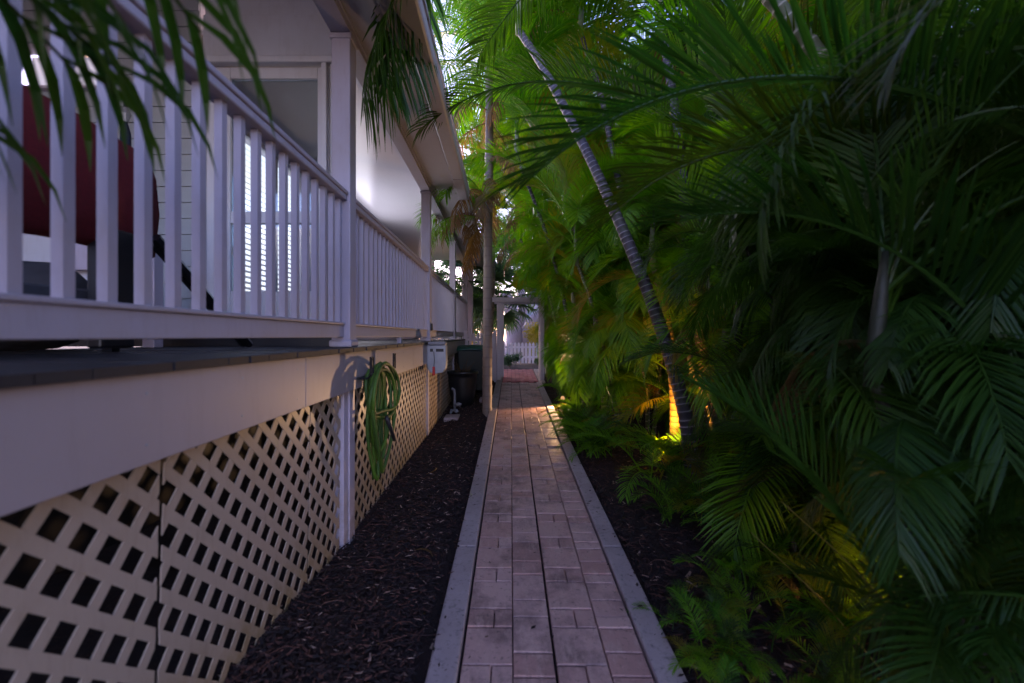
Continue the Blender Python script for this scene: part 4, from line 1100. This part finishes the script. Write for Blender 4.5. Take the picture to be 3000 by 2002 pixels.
def bush(label, x, y, w_, h, n, mat, seed, size=.035):
    e = empty('shrub', label, 'shrub', (x, y, ground_z(x, y))); rr = random.Random(seed)
    mb = MB()
    for k in range(9):
        a = rr.random()*6.28; mb.tube([(0, 0, -.02), (w_*.3*math.cos(a), w_*.3*math.sin(a), h*.5), (w_*.5*math.cos(a), w_*.5*math.sin(a), h*.85)], [.012, .008, .003], 5)
    mb.obj('stems', M['bark'], e)
    bl = [((rr.uniform(-.6, .6)*w_, rr.uniform(-.5, .5)*w_, h*rr.uniform(.3, .75)), (w_*.45, w_*.45, h*.3)) for _ in range(9)]
    leaf_cloud('leaves', mat, e, bl, n, size, seed, Vector((0, 0, 0)))
bush('leafy green shrub left of the red bricks beyond the arbour', .2, 13.6, .42, .5, 1500, M['leafblue'], 61)
bush('dark low shrub right of the red bricks before the white fence', 1.25, 14.2, .35, .33, 1100, M['leafdark'], 62)
bush('yellow green shrub rising above the white picket fence', 1.5, 17.0, .9, 1.5, 2600, M['leafyel'], 63, .06)
bush('pale shrub beyond the fence at the right of the arbour opening', 2.4, 16.4, .8, 2.0, 2600, M['leafblue'], 64, .06)
# fan palms
def fan_mesh(seed, r=.75, nb=30):
    rr = random.Random(seed); mb = MB(); 
    mb.tube([(-.8, 0, -.25), (-.4, 0, -.06), (0, 0, 0)], [.015, .012, .01], 6)
    for i in range(nb):
        a = R(-125)+R(250)*i/(nb-1)+rr.uniform(-.03, .03); d = Vector((math.cos(a), math.sin(a), .12)).normalized(); wv = Vector((-math.sin(a), math.cos(a), 0)); pos = Vector((0, 0, 0)); prev = None; t = rr.random()
        L = r*rr.uniform(.85, 1.05)*(1-.2*abs(a)/2.2)
        for k, wq in enumerate((.004, .022, .026, .016, .001)):
            n0 = len(mb.v); mb.v += [tuple(pos-wv*wq), tuple(pos+Vector((0, 0, -wq*.5))), tuple(pos+wv*wq)]
            if prev is not None: mb.f += [(prev, prev+1, n0+1, n0), (prev+1, prev+2, n0+2, n0+1)]; mb.t += [t, t]
            prev = n0; pos = pos+d*L/4; d = (d+Vector((0, 0, -.10-.28*k))).normalized()
    return mb.mesh('fan_leaf', M['leafblue'])
fans = [fan_mesh(70), fan_mesh(71)]
def fanpalm(label, x, y, h, n, seed, sc=1.0, r=.09):
    e = empty('fan_palm', label, 'palm', (x, y, ground_z(x, y))); rnd = random.Random(seed)
    top, d = trunk(e, [Vector((x, y, .3)), Vector((x+.05, y, .3+h*.5)), Vector((x, y, .4+h))], r, r*.8, M['bark'], .08)
    for i in range(n):
        az = i*2.4+rnd.random()*.4; el = R(70)-R(125)*(i/n)
        d = Vector((math.cos(az)*math.cos(el), math.sin(az)*math.cos(el), math.sin(el)))
        q = d.to_track_quat('X', 'Z'); 
        link('fan_leaf', rnd.choice(fans), e, top-e.location+d*.8*sc, q.to_euler(), sc*rnd.uniform(.85, 1.1))
fanpalm('fan palm hanging stiff blue green leaves into the arbour opening', -.17, 13.0, 2.1, 26, 81, 1.0)
fanpalm('dark fan palm behind the bare trunk above the bins', -1.1, 12.8, 2.6, 24, 82, 1.0)
fanpalm('fan palm farther off right of the arbour', 2.6, 16, 3.0, 22, 83, 1.1)
# yellow stemmed palm lit beyond the fence
e = empty('banana_palm', 'palm with yellow arching stalks and orange ringed stems lit beyond the porch', 'palm', (-.95, 13.6, .45)); rnd = random.Random(90)
trunk(e, [Vector((-.93, 13.6, .4)), Vector((-.95, 13.6, 1.3)), Vector((-.93, 13.6, 1.9))], .07, .06, M['canegold'], .10)
trunk(e, [Vector((-.52, 13.9, .4)), Vector((-.54, 13.9, 1.3)), Vector((-.52, 13.9, 2.1))], .07, .06, M['canegold'], .10)
for (z, a) in ((1.75, .1), (1.9, .5), (2.1, -.3), (1.9, 2.9), (2.0, 3.4)):
    q = Vector((math.cos(a), .2*math.sin(a), 0)); b0 = Vector((.0, 0, z-.45))
    MB().tube([b0, b0+q*.12+Vector((0, 0, .28)), b0+q*.4+Vector((0, 0, .42)), b0+q*.8+Vector((0, 0, .40))], [.035, .045, .035, .012], 7).obj('stalk', M['leafyel'], e, smooth=True)
for i in range(10):
    put_frond(e, rnd.choice(FR['leaf', 'arch']), Vector((-.9, 13.6, 2.2)), i*2.4, 0, .8, True)
# white bench and neighbouring house
e = empty('garden_bench', 'white slatted bench behind the low picket fence beyond the bins', 'bench', (-.75, 15.0, .47))
for zz in (.42, .62, .74, .86): boxobj('slat', M['white'], e, -.6, .6, 0 if zz > .5 else -.35, .03, zz, zz+.07)
for xx in (-.55, .55): boxobj('leg', M['white'], e, xx-.03, xx+.03, -.03, .03, 0, .95)
e = empty('neighbour_house', 'distant blue grey gabled house beyond the forked tree', 'house', (3.2, 27, .4))
boxobj('wall', plain('blue_house_wall', (.30, .36, .52), .7), e, -2.6, 2.6, 0, 4, 0, 2.6)
mb = MB(); mb.add([(-3, -.3, 2.601), (3, -.3, 2.601), (0, -.3, 4.8), (-3, 4.3, 2.601), (3, 4.3, 2.601), (0, 4.3, 4.8)], [(0, 1, 2), (5, 4, 3), (0, 2, 5, 3), (1, 4, 5, 2), (0, 3, 4, 1)]); mb.obj('roof', M['white'], e)
for xx in (-1.4, 1.0): boxobj('window', M['dark'], e, xx, xx+.8, -.03, -.001, 1.0, 2.1)
# far palms and wood mass
for i, (x, y, h, s, lab) in enumerate(((-2.6, 15.5, 4.2, 1.2, 'distant palm above the far end of the porch roof'), (-.9, 17.5, 5.8, 1.4, 'distant tall palm directly behind the bare trunk'),
                         (2.4, 17.5, 6.6, 1.5, 'distant tall palm above the arbour'), (3.2, 18, 6.5, 1.5, 'distant tall palm right of the forked tree'), (5.6, 16, 6.8, 1.5, 'distant tall palm behind the planting on the right'), (-.75, 14.4, 5.0, 1.2, 'distant palm whose crown fills the gap over the arbour'), (-.5, 12.9, 5.4, 1.3, 'palm past the porch end, its crown against the roof edge'), (-.45, 10.9, 5.6, 1.25, 'palm with feathery crown closing the gap at the gutter end'), (1.2, 11.6, 6.4, 1.4, 'palm crown high in the gap just left of the leaning trunk top'), (1.6, 12.6, 6.6, 1.6, 'highest palm crown in the gap between roof and planting'))):
    rnd = random.Random(400+i); e = empty('tall_palm', lab, 'palm', (x, y, .45), 'distant tall palms')
    top, d = trunk(e, [Vector((x, y, .4)), Vector((x+.15, y, h*.5)), Vector((x+.1, y, h))], .12, .08, M['bark'], .15)
    crown(e, top, rnd, 24, 'leaf', s, 3, forces=True)
bl = []
rnd = random.Random(500)
for _ in range(110): 
    x = rnd.uniform(-16, 22); y = rnd.uniform(28, 34); bl.append(((x, y, .8+8.5*rnd.random()**1.3), (1.9, 1.2, 1.4)))
o = leaf_cloud('far_foliage', M['leafdark'], None, bl, 42000, .18, 501, Vector((0, 0, 0))); tag(o, 'far dark mass of garden trees closing the view', None, None, 'stuff')
